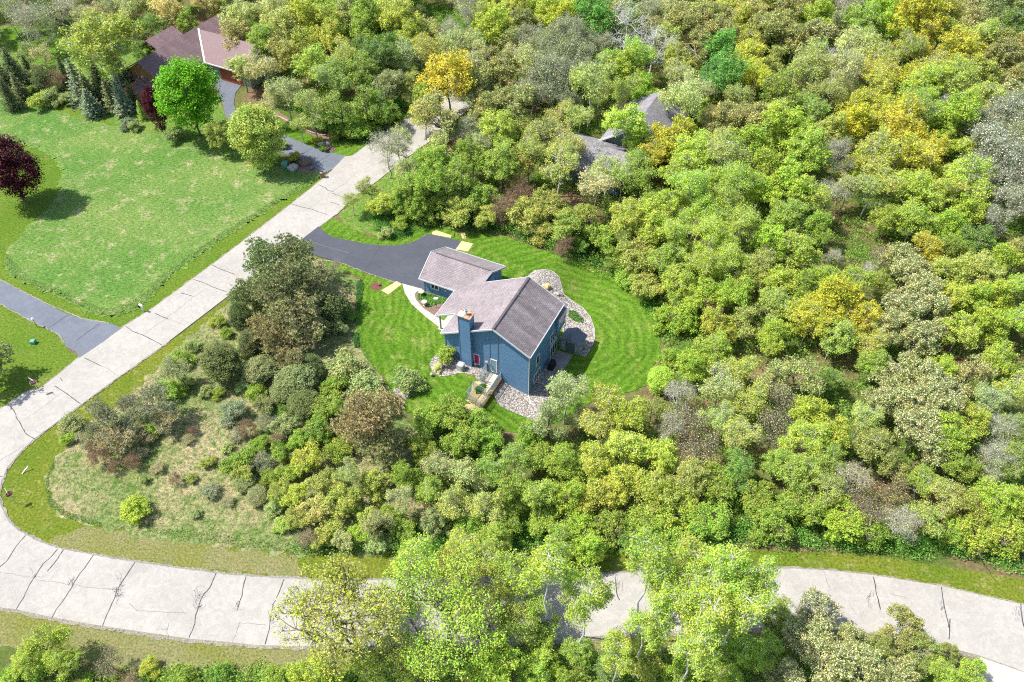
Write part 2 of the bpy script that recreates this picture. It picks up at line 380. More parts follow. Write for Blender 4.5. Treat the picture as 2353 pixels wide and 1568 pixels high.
LAWN = [(738, 520), (745, 536), (768, 548), (803, 555), (838, 563), (876, 567), (913, 567), (946, 560), (963, 552), (990, 560), (1040, 610), (1000, 660), (968, 668), (888, 643), (838, 627), (788, 607), (745, 598), (760, 612), (835, 640), (822, 700), (818, 745), (822, 790), (850, 830), (890, 880), (905, 925), (935, 950), (1000, 960), (1100, 970), (1200, 1000), (1240, 985), (1300, 960), (1359, 925), (1430, 905), (1484, 889), (1494, 859), (1519, 809), (1519, 784), (1516, 755), (1501, 712), (1471, 680), (1426, 645), (1376, 617), (1351, 600), (1289, 592), (1226, 567), (1176, 547), (1075, 530), (1030, 520), (970, 525), (900, 545), (850, 545), (800, 520), (765, 500), (800, 470), (770, 480)]
sheet("lawn", LAWN, M["lawn"], .03, jit=.12)
sheet("lawn", [(960, 10), (1020, 15), (1085, 40), (1080, 60), (1030, 95), (1000, 100), (965, 70)], M["lawn"], .03, smooth=True)
sheet("lawn", [(20, 60), (80, 80), (140, 110), (120, 145), (60, 135), (20, 100)], M["lawn"], .03, smooth=True)
sheet("path", [(1045, 12), (1075, 8), (1100, 20), (1100, 42), (1075, 38), (1050, 24)], M["gravel"], .04, smooth=True)

# roads
RL = [(-400, 1160), (-140, 1010), (0, 940.5), (22, 928), (50, 907), (70, 898), (92, 895), (120, 872), (140, 857), (182, 822), (240, 784), (287, 750), (350, 710), (425, 655), (500, 600), (588, 532.5), (663, 475), (743, 411), (758, 398), (793, 360), (810, 358.5), (828, 345), (855, 325), (883, 304), (905, 287), (1010, 200), (1100, 118), (1200, 30), (1290, -50), (1400, -50), (1290, 50), (1180, 150), (1090, 240), (1010, 310), (960, 345), (905, 386), (867, 417), (812, 455), (775, 492), (735, 521), (691, 553.5)]
RR_ = [(497 * .7843, 784), (275, 865.5), (185, 932), (80, 1008), (45, 1042), (15, 1079), (2.5, 1114), (-1, 1140), (2, 1158), (10, 1176), (20, 1196), (37, 1214), (59, 1229), (100, 1249), (147, 1263), (215, 1275), (312, 1291.5), (412, 1306), (500, 1318), (588, 1325), (731, 1333), (900, 1333), (1063, 1329), (1250, 1323), (1461, 1315), (1620, 1309), (1778, 1305), (1891, 1310), (2010, 1323), (2158, 1347), (2246, 1367), (2353, 1391), (2900, 1540)]
RB = [(2900, 1740), (2353, 1544), (2254, 1508), (2120, 1474), (1990, 1455), (1880, 1446), (1778, 1444), (1600, 1449), (1421, 1457), (1264, 1474), (1000, 1484), (743, 1486.5), (588, 1483), (532, 1476.5), (432, 1468), (337, 1454), (235, 1439), (120, 1419), (37, 1401), (0, 1396.5), (-140, 1385), (-500, 1400)]
sheet("road", RL + RR_ + RB, M["road"], .05, seg=1.2)
strips("road_shoulder", [(RR_, .35, .06)], M["shoulder"], .042)
strips("road_shoulder", [(RB[1:], .7, .05)], M["shoulder"], .042)
strips("road_shoulder", [(RL[2:20], .35, .06)], M["shoulder"], .042)
strips("road_edge_crack", [(RR_[1:28], .09, .03), ([(691, 553), (735, 521), (775, 492), (812, 455)], .1, .03)], M["tar_thin"], .056)
sheet("driveway_apron", [(2205, 1590), (2252, 1511), (2353, 1546), (2500, 1600), (2500, 1700)], M["concrete"], .054)
def cc(pts, i, j): return [(x / 4 + 588.25 * i, y / 4 + 392.15 * j) for x, y in pts]
def cs(pts, i): return [(x * .4373 + 588.25 * i, y * .4373 + 1176.5) for x, y in pts]
TAR = [cc([(235, 220), (150, 320), (100, 400), (60, 460), (0, 510)], 0, 3), cc([(530, 345), (470, 420), (400, 480), (340, 570), (270, 680), (220, 790), (150, 900)], 0, 3),
       cc([(585, 350), (520, 450), (437, 550)], 0, 3), cc([(862, 400), (800, 490), (710, 610), (650, 710), (590, 810), (520, 900), (478, 975)], 0, 3),
       cc([(1243, 462), (1190, 540), (1130, 640), (1080, 720), (1050, 810), (1010, 890), (975, 970), (945, 1050)], 0, 3),
       cc([(1990, 565), (1930, 700), (1860, 780), (1820, 880), (1800, 950), (1790, 1030), (1740, 1160)], 0, 3), cc([(2264, 595), (2240, 680), (2220, 780), (2190, 880)], 0, 3),
       cc([(260, 620), (220, 730), (160, 850), (140, 950), (120, 1080), (85, 1220)], 1, 3), cc([(655, 960), (620, 1240)], 1, 3),
       cs([(540, 340), (550, 430), (565, 465)], 2), cs([(553, 340), (570, 430), (590, 515)], 3), cs([(910, 395), (925, 500), (950, 610)], 3),
       cs([(955, 560), (950, 670)], 3), cs([(1325, 485), (1335, 570), (1345, 610)], 3),
       cc([(775, 155), (850, 190), (940, 235)], 0, 2), cc([(500, 415), (580, 460), (650, 510), (740, 578)], 0, 2), cc([(555, 340), (575, 370)], 0, 2),
       cc([(90, 590), (130, 640), (160, 720), (185, 750), (210, 810), (250, 860), (320, 900)], 0, 2), cc([(0, 1247), (25, 1247)], 0, 2),
       cc([(1155, 1435), (1220, 1480), (1300, 1510), (1420, 1568), (1490, 1607)], 0, 1), cc([(1425, 1315), (1480, 1340), (1545, 1368)], 0, 1), cc([(1660, 1127), (1778, 1160)], 0, 1),
       cc([(1780, 1005), (1860, 1030), (1950, 1070), (2085, 1120)], 0, 1), cc([(1950, 870), (2030, 910), (2160, 958)], 0, 1),
       cc([(335, 313), (420, 340), (500, 355), (655, 410)], 1, 1), cc([(575, 133), (640, 160), (660, 185), (712, 195)], 1, 1), cc([(705, 213), (838, 262)], 1, 1), cc([(690, 293), (770, 320)], 1, 1)]
strips("road_crack", [(p, .085, .018) for p in TAR], M["tar"], .058)
THIN = [cc([(940, 235), (1010, 265), (1090, 325)], 0, 2), cc([(185, 750), (380, 620), (540, 500)], 0, 2), cc([(0, 1100), (270, 935)], 0, 2),
        cc([(1320, 1510), (1500, 1380), (1900, 1080)], 0, 1), cc([(1545, 1368), (1700, 1420)], 0, 1), cc([(490, 350), (640, 240), (800, 130), (950, 0)], 1, 1),
        cc([(0, 560), (150, 580), (310, 605)], 0, 3), cc([(330, 625), (600, 660), (760, 690), (1080, 720)], 0, 3), cc([(1190, 850), (1260, 910), (1500, 925), (1720, 935)], 0, 3),
        cc([(2210, 1020), (2140, 1200)], 0, 3), cc([(2210, 1020), (2353, 1035), (2450, 1050)], 0, 3), cc([(1010, 660), (1005, 800)], 1, 3), cc([(475, 640), (450, 800)], 1, 3), cc([(160, 1050), (310, 1070)], 1, 3),
        cs([(290, 310), (320, 390), (340, 420)], 3), cc([(1440, 1085), (1530, 1085), (1555, 1140)], 0, 3), cc([(1555, 1020), (1535, 1090)], 0, 3),
        cc([(1120, 760), (1300, 800)], 3, 3)]
rr = random.Random(3)
for cx_, cy_, n_, sx, sy in ((270, 1362, 34, 9, 32), (457, 1383, 34, 9, 32), (163, 1345, 14, 6, 14), (545, 1390, 10, 4, 30), (2336, 1412, 10, 8, 18), (1998, 1380, 14, 8, 14), (625, 1420, 12, 5, 30), (78, 1330, 6, 4, 12), (1420, 1350, 14, 6, 18), (2165, 1395, 12, 3, 20)):
    for _ in range(n_):
        x, y = cx_ + rr.gauss(0, sx * .6), cy_ + rr.gauss(0, sy * .5); a = R(70) + rr.gauss(0, .5); L = rr.uniform(5, 15)
        P = [(x, y)]
        for k in range(3): a += rr.gauss(0, .45); x += L * .4 * math.cos(a) * (1 if cx_ < 700 else -.3); y -= L * .4 * math.sin(a); P.append((x, y))
        THIN.append(P)
strips("road_crack_fine", [(p, .045, .04) for p in THIN], M["tar_thin"], .0565)
# driveways
sheet("driveway", [(-300, 530), (0, 643.5), (50, 670), (100, 696), (150, 721), (187, 733), (220, 737), (250, 743.5), (280, 753.5), (240, 785), (183, 823), (181, 820), (175, 809), (152, 799), (149, 784), (135, 770), (112, 757), (75, 740), (37, 717), (0, 698.5), (-300, 585)], M["asphalt_blue"], .054)
sheet("driveway", [(736, 518), (732, 521), (748, 536), (768, 547), (803, 553.5), (838, 561), (876, 565), (913, 565), (946, 558.5), (963, 550), (983, 538), (1061, 555), (1050, 590), (1000, 660), (968, 666), (926, 653.5), (888, 642), (838, 625), (788, 605), (738, 592), (690, 575), (686, 556), (692, 552)], M["asphalt_dark"], .062)
sheet("driveway", [(794, 359), (760, 351), (713, 337), (653, 311), (600, 275), (545, 262), (537, 240), (541, 215), (560, 190), (545, 170), (480, 170), (478, 180), (500, 205), (512, 240), (520, 270), (560, 310), (610, 335), (652, 352), (690, 380), (706, 390), (722, 394), (744, 400), (760, 392)], M["asphalt_blue"], .054)
DL = [cc([(630, 1330), (450, 1450)], 0, 1), cc([(915, 1410), (700, 1568)], 0, 1), cc([(1140, 700), (1100, 770), (1050, 850), (1000, 920)], 1, 1), cc([(520, 1370), (400, 1430)], 1, 0), cc([(670, 1430), (490, 1540)], 1, 0)]
strips("driveway_seam", [(p, .07, .01) for p in DL], M["seam"], .068)
strips("driveway_scratch", [(cc([(520, 655), (600, 690), (850, 760)], 1, 1), .05, .02)], M["seam_light"], .068)
strips("driveway_edge", [([(745, 598), (788, 606), (838, 626), (888, 643), (926, 655)], .18, .05), ([(750, 537), (768, 548), (803, 555), (838, 562), (876, 566), (913, 566), (946, 560), (963, 551), (983, 538)], .15, .05), ([(0, 643), (100, 695), (187, 732), (250, 743)], .15, .04), ([(0, 699), (75, 740), (135, 770), (150, 790)], .15, .04)], M["shoulder"], .058)
# sidewalk with joints
WO = cc([(1345, 1042), (1370, 1130), (1430, 1230), (1550, 1340), (1640, 1410), (1720, 1470)], 1, 1)
WI = cc([(1760, 1400), (1700, 1370), (1640, 1335), (1540, 1270), (1470, 1190), (1458, 1140), (1480, 1115), (1530, 1092)], 1, 1)
sheet("sidewalk", WO + [(1030, 772), (1045, 745)] + WI, M["concrete"], .07)
strips("sidewalk_joint", [([a, b], .05, .0) for a, b in (((931, 678), (955, 682)), ((938, 690), (957, 694)), ((949, 703), (967, 703)), ((962, 714), (979, 713)), ((976, 726), (993, 721)), ((991, 739), (1006, 731)))], M["tar_thin"], .078)
sheet("sidewalk", [(10.2, 10.8), (14.6, 10.8), (14.6, 9.0), (9.2, 5.4), (9.2, 7.4)], M["concrete"], .07, local=True)
sheet("sidewalk", [(14.6, 10.6), (15.4, 10.6), (15.0, 8.6), (14.0, 6.0), (9.3, 5.0), (9.3, 7.0)], M["concrete"], .074, local=True)
sheet("patio", [(1176.5 + .2626 * x, 690.2 + .2626 * y) for x, y in [(400, 440), (535, 480), (425, 660), (310, 622), (260, 610)]], M["patio"], .07)
def k4(P): return [(1176.5 + .2626 * x, 690.2 + .2626 * y) for x, y in P]
def k1(P): return [(925.5 + .3501 * x, 533.3 + .3501 * y) for x, y in P]
def k3(P): return [(1043.1 + .17507 * x, 807.8 + .17507 * y) for x, y in P]
sheet("gravel_bed", k1([(800, 330), (820, 290), (870, 256), (930, 250), (990, 264), (1025, 298), (1040, 350), (1055, 410), (1120, 460), (1180, 500), (1230, 560), (1258, 640), (1257, 710), (1242, 750), (1200, 830), (1080, 760), (1040, 620), (1000, 480)]), M["gravel"], .085, jit=.05)
sheet("gravel_bed", k4([(100, 860), (130, 780), (250, 600), (310, 622), (425, 662), (415, 700), (380, 800), (260, 850)]), M["gravel"], .08, jit=.05)
sheet("gravel_bed", [(990, 828), (1005, 812), (1045, 815), (1088, 840), (1130, 850), (1165, 870), (1215, 905), (1250, 905), (1290, 925), (1262, 965), (1240, 975), (1211, 962), (1187, 953), (1163, 944), (1141, 925), (1125, 895), (1103, 880), (1085, 864), (1060, 858), (1040, 862), (1010, 866), (992, 856), (985, 838)], M["gravel"], .075, jit=.08)
sheet("gravel_bed", [(1023, 792), (1028, 760), (1036, 772), (1034, 800)], M["gravel"], .058)
sheet("gravel_bed", cc([(1260, 470), (1290, 420), (1400, 400), (1480, 430), (1450, 490), (1380, 530), (1320, 545)], 1, 2), M["gravel"], .05, smooth=True)
sheet("bare_dirt", cc([(1240, 500), (1290, 530), (1370, 560), (1350, 605), (1300, 615), (1260, 570)], 1, 2), M["dirt"], .045, jit=.1)
sheet("mulch_bed", cc([(1458, 1140), (1500, 1105), (1530, 1092), (1800, 1175), (1700, 1340), (1640, 1335), (1540, 1270), (1475, 1200)], 1, 1), M["mulch"], .06, jit=.03)
for q in ([(1620, 570), (1660, 555), (1720, 575), (1800, 600), (1790, 622), (1620, 590)], [(1880, 570), (1920, 575), (1932, 628), (1897, 628)], [(1890, 650), (1995, 675), (1950, 745), (1835, 730)], [(1150, 1105), (1290, 1022), (1340, 1045), (1215, 1143)]):
    sheet("straw_mat", cc(q, 1, 1), M["straw"], .066, jit=.04)
sheet("red_mulch_ring", cc([(1055, 1080), (1070, 1040), (1110, 1032), (1150, 1045), (1160, 1070), (1130, 1098), (1090, 1102)], 1, 1), M["redmulch"], .06, smooth=True)
sheet("mulch_bed", [(625, 255), (640, 258), (700, 300), (755, 316), (760, 335), (772, 342), (760, 352), (742, 345), (735, 318), (690, 300), (640, 270)], M["mulch"], .05, jit=.1)
sheet("mulch_bed", [(662, 385), (690, 380), (722, 392), (715, 402), (680, 398)], M["mulch"], .05, jit=.1)
sheet("bare_dirt", k3([(120, 720), (160, 700), (260, 700), (360, 770), (330, 800), (200, 810)]), M["straw"], .045, jit=.12)
sheet("bare_dirt", k3([(175, 640), (330, 740), (620, 330), (540, 280), (365, 395), (270, 400)]), M["straw"], .056, jit=.06)

# ------------------------------------------------------------ house materials
def shingle(name, a, b2, streak=.0):
    m, t, b = mat(name); b.inputs["Roughness"].default_value = .9; b.inputs["Specular IOR Level"].default_value = .2
    uv = t.nodes.new("ShaderNodeUVMap"); br = t.nodes.new("ShaderNodeTexBrick"); t.links.new(uv.outputs[0], br.inputs["Vector"])
    br.inputs["Scale"].default_value = 1; br.inputs["Brick Width"].default_value = .42; br.inputs["Row Height"].default_value = .21
    br.inputs["Mortar Size"].default_value = .018; br.inputs["Color1"].default_value = (*a, 1); br.inputs["Color2"].default_value = (*b2, 1)
    br.inputs["Mortar"].default_value = (*[x * .55 for x in b2], 1); br.inputs["Bias"].default_value = -.1
    n = noise(t, 3, 5, .7); nb = noise(t, .35, 4, .6)
    c = mix(t, 1.0, br.outputs[0], ramp(t, n, [(.3, (.85,) * 3), (.7, (1.15,) * 3)]), 'MULTIPLY')
    c = mix(t, 1.0, c, ramp(t, nb, [(.35, (.9,) * 3), (.65, (1.08,) * 3)]), 'MULTIPLY')
    if streak:
        s = noise(t, 1.0, 5, .65, vec=uv.outputs[0], stretch=(.55, .12, 1), rot=.35)
        c = mix(t, 1.0, c, ramp(t, s, [(.42, (1 - streak,) * 3), (.6, (1.08,) * 3)]), 'MULTIPLY')
    t.links.new(c, b.inputs["Base Color"]); bump(t, b, br.outputs["Fac"], -.4, .03); return m
M["shingle"] = shingle("mauve_shingles", (.31, .265, .27), (.25, .215, .22), .06)
M["shingle_dark"] = shingle("streaked_shingles", (.29, .245, .25), (.225, .19, .195), .26)
M["shingle_brown"] = shingle("brown_shingles", (.25, .17, .17), (.21, .14, .145), .1)
M["shingle_grey"] = shingle("grey_shingles", (.30, .28, .30), (.23, .22, .24), .1)
def siding(name, col, row=.2):
    m, t, b = mat(name); b.inputs["Roughness"].default_value = .6; b.inputs["Specular IOR Level"].default_value = .3
    tc = t.nodes.new("ShaderNodeTexCoord"); s = t.nodes.new("ShaderNodeSeparateXYZ"); t.links.new(tc.outputs["Object"], s.inputs[0])
    fr = mth(t, 'FRACT', mth(t, 'DIVIDE', s.outputs[2], row))
    n = noise(t, 1.2, 5, .6, stretch=(1, 1, 3))
    c = mix(t, 1.0, ramp(t, fr, [(0, [x * .45 for x in col]), (.14, col), (1, [x * 1.05 for x in col])]), ramp(t, n, [(.3, (.88,) * 3), (.7, (1.12,) * 3)]), 'MULTIPLY')  # dark line at each lap: the boards' lap shadow painted into the colour
    t.links.new(c, b.inputs["Base Color"]); bump(t, b, mth(t, 'SUBTRACT', 1.0, fr), .7, .03); return m
M["siding"] = siding("blue_siding", (.11, .22, .36), .24)
M["siding_grey"] = siding("grey_siding", (.33, .34, .33))
M["siding_green"] = siding("green_grey_siding", (.11, .15, .14))
M["siding_brown"] = siding("cedar_siding", (.30, .16, .07), .25)
M["trim"] = plain("white_trim", (.72, .72, .72), .5, noise=.04)
M["trim_blue"] = plain("blue_trim", (.12, .19, .27), .5, noise=.05)
M["fascia"] = plain("grey_fascia", (.50, .52, .55), .5, noise=.05)
M["glass"] = plain("window_glass", (.02, .025, .03), .08, spec=.6, noise=0)
M["magenta"] = plain("magenta_curtain", (.45, .0, .12), .5, noise=.15)
M["glass_light"] = plain("door_glass", (.22, .36, .38), .2, noise=.2)
M["rust"] = plain("rusty_cap", (.36, .22, .14), .7, noise=.6, scale=3)
M["metal"] = plain("galvanized", (.55, .56, .58), .35, .6, noise=.1)
M["white"] = plain("white_paint", (.82, .82, .80), .5, noise=.05)
M["dark"] = plain("dark_metal", (.03, .03, .03), .5, noise=.1)
M["brick"] = plain("brown_brick", (.28, .14, .09), .9, noise=.3, scale=8)
M["stone"] = plain("boulder_stone", (.42, .38, .34), .9, noise=.35, scale=4)
M["stone_dark"] = plain("boulder_brown", (.19, .12, .09), .9, noise=.35, scale=4)
M["wood"] = plain("brown_timber", (.24, .11, .05), .8, noise=.3, scale=5)
M["wood_light"] = plain("pale_timber", (.52, .38, .22), .8, noise=.2, scale=5)
M["green_metal"] = plain("green_box", (.10, .32, .25), .5, noise=.1)
M["red"] = plain("red_sign", (.30, .01, .03), .5, noise=.08)
M["black"] = plain("black_cover", (.015, .015, .018), .6, noise=.2)

def slab(mb, P, th=.14, T=loc):
    """roof plane from corner points, thickness downwards, uv in metres (u along the first edge)"""
    W = [Vector(T(*p)) for p in P]; n = (W[1] - W[0]).cross(W[2] - W[0]).normalized()
    if n.z < 0: W.reverse(); n = (W[1] - W[0]).cross(W[2] - W[0]).normalized()
    u = Vector((0, 0, 1)).cross(n).normalized(); v = n.cross(u); o = W[0]
    mb.face(W, [((w - o).dot(u), (w - o).dot(v)) for w in W])
    L = [w - Vector((0, 0, th)) for w in W]; mb.face(L[::-1])
    for i in range(len(W)):
        j = (i + 1) % len(W); mb.face([W[i], L[i], L[j], W[j]])
    return mb
def prism(mb, outline, a0, a1, T):      # outline of (s,z) points swept from a0 to a1 ; T(a,s,z)
    A = [T(a0, s, z) for s, z in outline]; B = [T(a1, s, z) for s, z in outline]; n = len(A)
    mb.face(A); mb.face(B[::-1])
    for i in range(n):
        j = (i + 1) % n; mb.face([A[i], B[i], B[j], A[j]])
    return mb
def fbox(mb, a0, a1, b0, b1, z0, z1, T=loc):
    return mb.hexa([T(a0, b0, z0), T(a1, b0, z0), T(a1, b1, z0), T(a0, b1, z0)], [T(a0, b0, z1), T(a1, b0, z1), T(a1, b1, z1), T(a0, b1, z1)])

house = empty("blue_house", loc(5, 8, -2.5), "blue lap-sided two storey house with mauve shingle roof on the mown lawn", "house")
w = MB()
prism(w, [(0, -2.7), (0, 4.82), (4.38, 7.2), (11.1, 3.55), (11.1, -1.2), (6, -1.6)], 0, 9.1, loc)
prism(w, [(-.32, .9), (-.32, 4.0), (0.02, 4.15), (.02, .9)], 7.7, 10.1, loc)
w.build("wall", M["siding"], house)
w = MB(); prism(w, [(8.7, -.9), (8.7, 2.05), (11.8, 3.72), (14.9, 2.05), (14.9, -.9)], 0, 1, lambda t, s, z: loc(s, 10.9 + t * 8.3, z))
fbox(w, 9.1, 11.7, 10.3, 10.92, 1.5, 3.6)
w.build("garage_wall", M["siding"], house)
r = MB(); slab(r, [(-.4, -.32, 4.84), (9.35, -.32, 4.84), (9.35, 4.38, 7.4), (-.4, 4.38, 7.4)])
slab(r, [(7.5, -.62, 4.06), (10.3, -.62, 4.06), (10.3, .1, 4.3), (7.5, .1, 4.3)], .1)
rt = r.build("roof", M["shingle_dark"], house)
r = MB()
for P in ([(-.4, 4.38, 7.4), (9.35, 4.38, 7.4), (9.35, 8, 5.43), (-.4, 8, 5.43)], [(-.4, 8, 5.43), (9.35, 8, 5.43), (9.35, 10.5, 4.06), (3.3, 11.37, 3.6), (-.4, 11.37, 3.6)],
          [(3.3, 11.37, 3.6), (9.35, 10.5, 4.06), (11.8, 10.5, 4.06), (8.31, 14.3, 1.99), (3.3, 14.3, 1.99)]):
    slab(r, P)
slab(r, [(8.31, 19.6, 2.0), (11.8, 19.6, 3.92), (11.8, 10.62, 3.92), (8.31, 14.3, 2.0)])
slab(r, [(11.8, 19.6, 3.92), (15.3, 19.6, 2.0), (15.3, 10.5, 2.0), (11.8, 10.5, 3.92)])
r.build("roof", M["shingle"], house)
r = MB()
r.bar(loc(-.4, 4.38, 7.44), loc(9.3, 4.38, 7.44), .28, .05)
r.build("ridge_cap", plain("ridge_cap", (.10, .085, .09), .9, noise=.2), house)
r = MB(); r.bar(loc(11.8, 18.9, 3.96), loc(11.8, 10.9, 3.96), .16, .05); r.build("ridge_vent", plain("ridge_vent", (.12, .10, .105), .9), house)
f = MB()
def rail(pts, w_=.16, h_=.2, dz=-.06):
    for p, q in zip(pts, pts[1:]): f.bar(loc(p[0], p[1], p[2] + dz), loc(q[0], q[1], q[2] + dz), w_ * .5, h_)
rail([(-.43, -.35, 4.84), (-.43, 4.38, 7.4), (-.43, 11.4, 3.57)]); rail([(9.38, -.32, 4.84), (9.38, 4.38, 7.4), (9.38, 10.4, 4.12)])
rail([(-.4, -.38, 4.84), (9.35, -.38, 4.84)]); rail([(-.4, 11.42, 3.57), (3.3, 11.42, 3.57)]); rail([(3.26, 11.4, 3.58), (3.26, 14.33, 1.98)])
rail([(3.3, 14.36, 1.99), (8.3, 14.36, 1.99)]); rail([(8.25, 14.3, 2.0), (8.25, 19.65, 2.0)]); rail([(8.3, 19.65, 2.0), (11.8, 19.65, 3.92), (15.3, 19.65, 2.0)])
rail([(15.36, 19.6, 2.0), (15.36, 10.5, 2.0)]); rail([(11.8, 10.46, 3.92), (15.3, 10.46, 2.0)]); rail([(7.5, -.66, 4.06), (10.34, -.66, 4.06), (10.34, .1, 4.3)])
f.build("fascia", M["fascia"], house)
c = MB(); fbox(c, -.5, 0.6, 7.3, 8.8, -1.6, 7.75)
ch = c.build("chimney", M["siding"], house)
c = MB(); fbox(c, -.62, .72, 7.18, 8.92, 7.75, 7.87); c.build("chimney_cap", M["rust"], ch)
c = MB(); fbox(c, -.5, .3, 8.15, 8.85, 7.872, 7.885); c.build("cap_patch", M["white"], ch)
c = MB(); c.tube(loc(.0, 7.95, 7.87), loc(.0, 7.95, 8.35), .13); c.tube(loc(.0, 7.95, 8.35), loc(.0, 7.95, 8.43), .2); c.tube(loc(.0, 7.95, 8.43), loc(.0, 7.95, 8.6), .09)
c.tube(loc(.0, 7.95, 8.52), loc(.0, 7.95, 8.6), .21)
c.build("flue", M["metal"], ch)
t = MB()
for b_ in (5.05, 3.95): fbox(t, -.03, .0, b_ - .06, b_ + .06, -1.5, 7.0 - abs(b_ - 4.38) * .54)
fbox(t, -.05, 0, -.03, .08, -2.4, 4.7); fbox(t, -.04, 0.1, 11.0, 11.14, -1.0, 3.5)
for b_ in (7.28, 8.74): fbox(t, -.53, -.45, b_, b_ + .08, -1.0, 7.74)
fbox(t, 8.66, 8.72, 19.1, 19.23, -.5, 2.0)
t.build("corner_board", M["trim_blue"], house)
t = MB()
t.tube(loc(-.08, -.1, -2.35), loc(-.08, -.1, 4.7), .045, n=6); t.tube(loc(-.08, -.1, -2.32), loc(-1.1, -.9, -2.35), .045, n=6)
t.build("downspout", M["trim"], house)
t = MB(); t.tube(loc(10.15, -.4, .7), loc(10.15, -.4, 4.0), .04, n=6); t.tube(loc(10.15, -.4, .7), loc(10.1, -.2, -2.2), .04, n=6); t.tube(loc(10.1, -.2, -2.2), loc(8.8, -3.0, -2.2), .05, n=6)
t.build("downspout", M["trim"], house)
t = MB(); t.bar(loc(3.55, 13.85, -.5), loc(3.55, 13.85, 2.0), .18); t.build("porch_post", M["siding_grey"], house)
t = MB(); fbox(t, 3.3, 8.7, 11.1, 14.2, -.6, -.36); t.build("porch_floor", M["concrete"], house)
def window(x, T, w_, h_, n=2, pane="glass", fr="trim", name="window"):
    """T(s,z,d): s along the wall, z up, d out of the wall"""
    m_ = MB(); s0, z0 = x; k = .09
    def B(a0, a1, c0, c1, d0, d1): m_.hexa([T(a0, c0, d0), T(a1, c0, d0), T(a1, c0, d1), T(a0, c0, d1)], [T(a0, c1, d0), T(a1, c1, d0), T(a1, c1, d1), T(a0, c1, d1)])
    B(s0, s0 + w_, z0, z0 + k, 0, .07); B(s0, s0 + w_, z0 + h_ - k, z0 + h_, 0, .07)
    for i in range(n + 1):
        q = s0 + (w_ - k) * i / n; B(q, q + k, z0 + k, z0 + h_ - k, 0, .065)
    o = m_.build(name, M[fr], house); m_ = MB()
    B(s0 + k * .5, s0 + w_ - k * .5, z0 + k * .5, z0 + h_ - k * .5, -.01, .03); m_.build("pane", M[pane], o); return o
TF = lambda s, z, d: loc(-d, s, z)           # front wall (a = 0)
TR = lambda s, z, d: loc(s, -d, z)           # right wall (b = 0)
TB = lambda s, z, d: loc(s, -.32 - d, z)
TG = lambda s, z, d: loc(8.7 - d, s, z)
window((6.43, -.05), TF, .8, 1.75, 1, "magenta")["label"] = "white framed window with magenta curtain"
window((4.1, -.4), TF, .85, 2.2, 1, "glass_light", name="door")
window((1.55, -2.1), TR, 1.85, 1.5, 3); window((2.1, .6), TR, .85, 1.65, 1); window((6.3, .25), TR, 2.0, 1.75, 3); window((6.45, -2.4), TR, 2.0, 2.1, 3, name="patio_door")
window((8.05, 2.0), TB, 1.0, 1.5, 1); window((9.1, 2.0), TB, .95, 1.5, 1)
window((16.95, .6), TG, 1.2, 1.0, 2)
c = MB()
for a_, b_, z_ in ((5.9, 4.2, 7.2), (12.7, 11.16, 3.3)): c.tube(loc(a_, b_, z_), loc(a_, b_, z_ + .65), .05, n=8)
c.build("vent_pipe", M["metal"], house)
c = MB(); c.hexa([loc(5.85, 1.85, 5.95), loc(6.2, 1.85, 5.95), loc(6.2, 2.15, 6.1), loc(5.85, 2.15, 6.1)], [loc(5.9, 1.88, 6.1), loc(6.15, 1.88, 6.1), loc(6.15, 2.12, 6.25), loc(5.9, 2.12, 6.25)]); c.build("roof_vent", M["metal"], house)
for b_, zz in ((15.9, 1.1), (19.0, 1.4)):
    c = MB(); c.tube(loc(8.68, b_, zz), loc(8.5, b_, zz), .10, n=8); c.build("wall_lamp", M["white"] if b_ < 17 else M["dark"], house)
c = MB()
for b_, z0, z1 in ((7.0, -1.0, .0), (6.75, -1.0, -.3), (6.1, -1, -.2), (5.9, -1.1, -.35)): c.tube(loc(-.12, b_, z0), loc(-.12, b_, z1), .05, n=6)
fbox(c, -.22, -.02, 6.85, 7.15, -.3, .15); c.build("utility_meter", M["metal"], house)

# ------------------------------------------------------------ yard things
def gz(a, b): p = loc(a, b); return hgt(p[0], p[1])
sd = empty("garden_shed", loc(9.6, -1.8, gz(9.6, -1.8)), "small grey garden shed with low gable roof beside the walkout patio", "shed")
z_ = gz(9.6, -2.0) - .05
c = MB(); prism(c, [(-3.05, z_), (-3.05, z_ + 1.75), (-1.8, z_ + 2.45), (-.5, z_ + 1.75), (-.5, z_)], 8.65, 10.7, loc); c.build("wall", M["siding_grey"], sd)
c = MB(); slab(c, [(8.45, -3.2, z_ + 1.72), (10.85, -3.2, z_ + 1.72), (10.85, -1.8, z_ + 2.55), (8.45, -1.8, z_ + 2.55)], .08); slab(c, [(8.45, -1.8, z_ + 2.55), (10.85, -1.8, z_ + 2.55), (10.85, -.35, z_ + 1.72), (8.45, -.35, z_ + 1.72)], .08)
c.build("roof", plain("dark_felt", (.13, .145, .18), .7), sd)
c = MB(); fbox(c, 8.6, 8.645, -2.4, -1.2, z_ + .1, z_ + 1.75); c.build("door", M["siding_green"], sd)
g = empty("barbecue_grill", loc(5.3, -.75, gz(5.3, -.7)), "black covered grill on the patio against the house wall", "grill"); zz = gz(5.3, -.7)
c = MB(); c.hexa([loc(4.7, -1.15, zz + .1), loc(5.9, -1.15, zz + .1), loc(5.9, -.4, zz + .1), loc(4.7, -.4, zz + .1)], [loc(4.85, -1.05, zz + 1.1), loc(5.75, -1.05, zz + 1.1), loc(5.75, -.5, zz + 1.1), loc(4.85, -.5, zz + 1.1)]); c.build("cover", M["black"], g)
c = MB()
for a_, b_ in ((4.75, -1.1), (5.85, -1.1), (5.85, -.45), (4.75, -.45)): c.tube(loc(a_, b_, zz + .02), loc(a_, b_, zz + .12), .05, n=6)
c.build("foot", M["dark"], g)
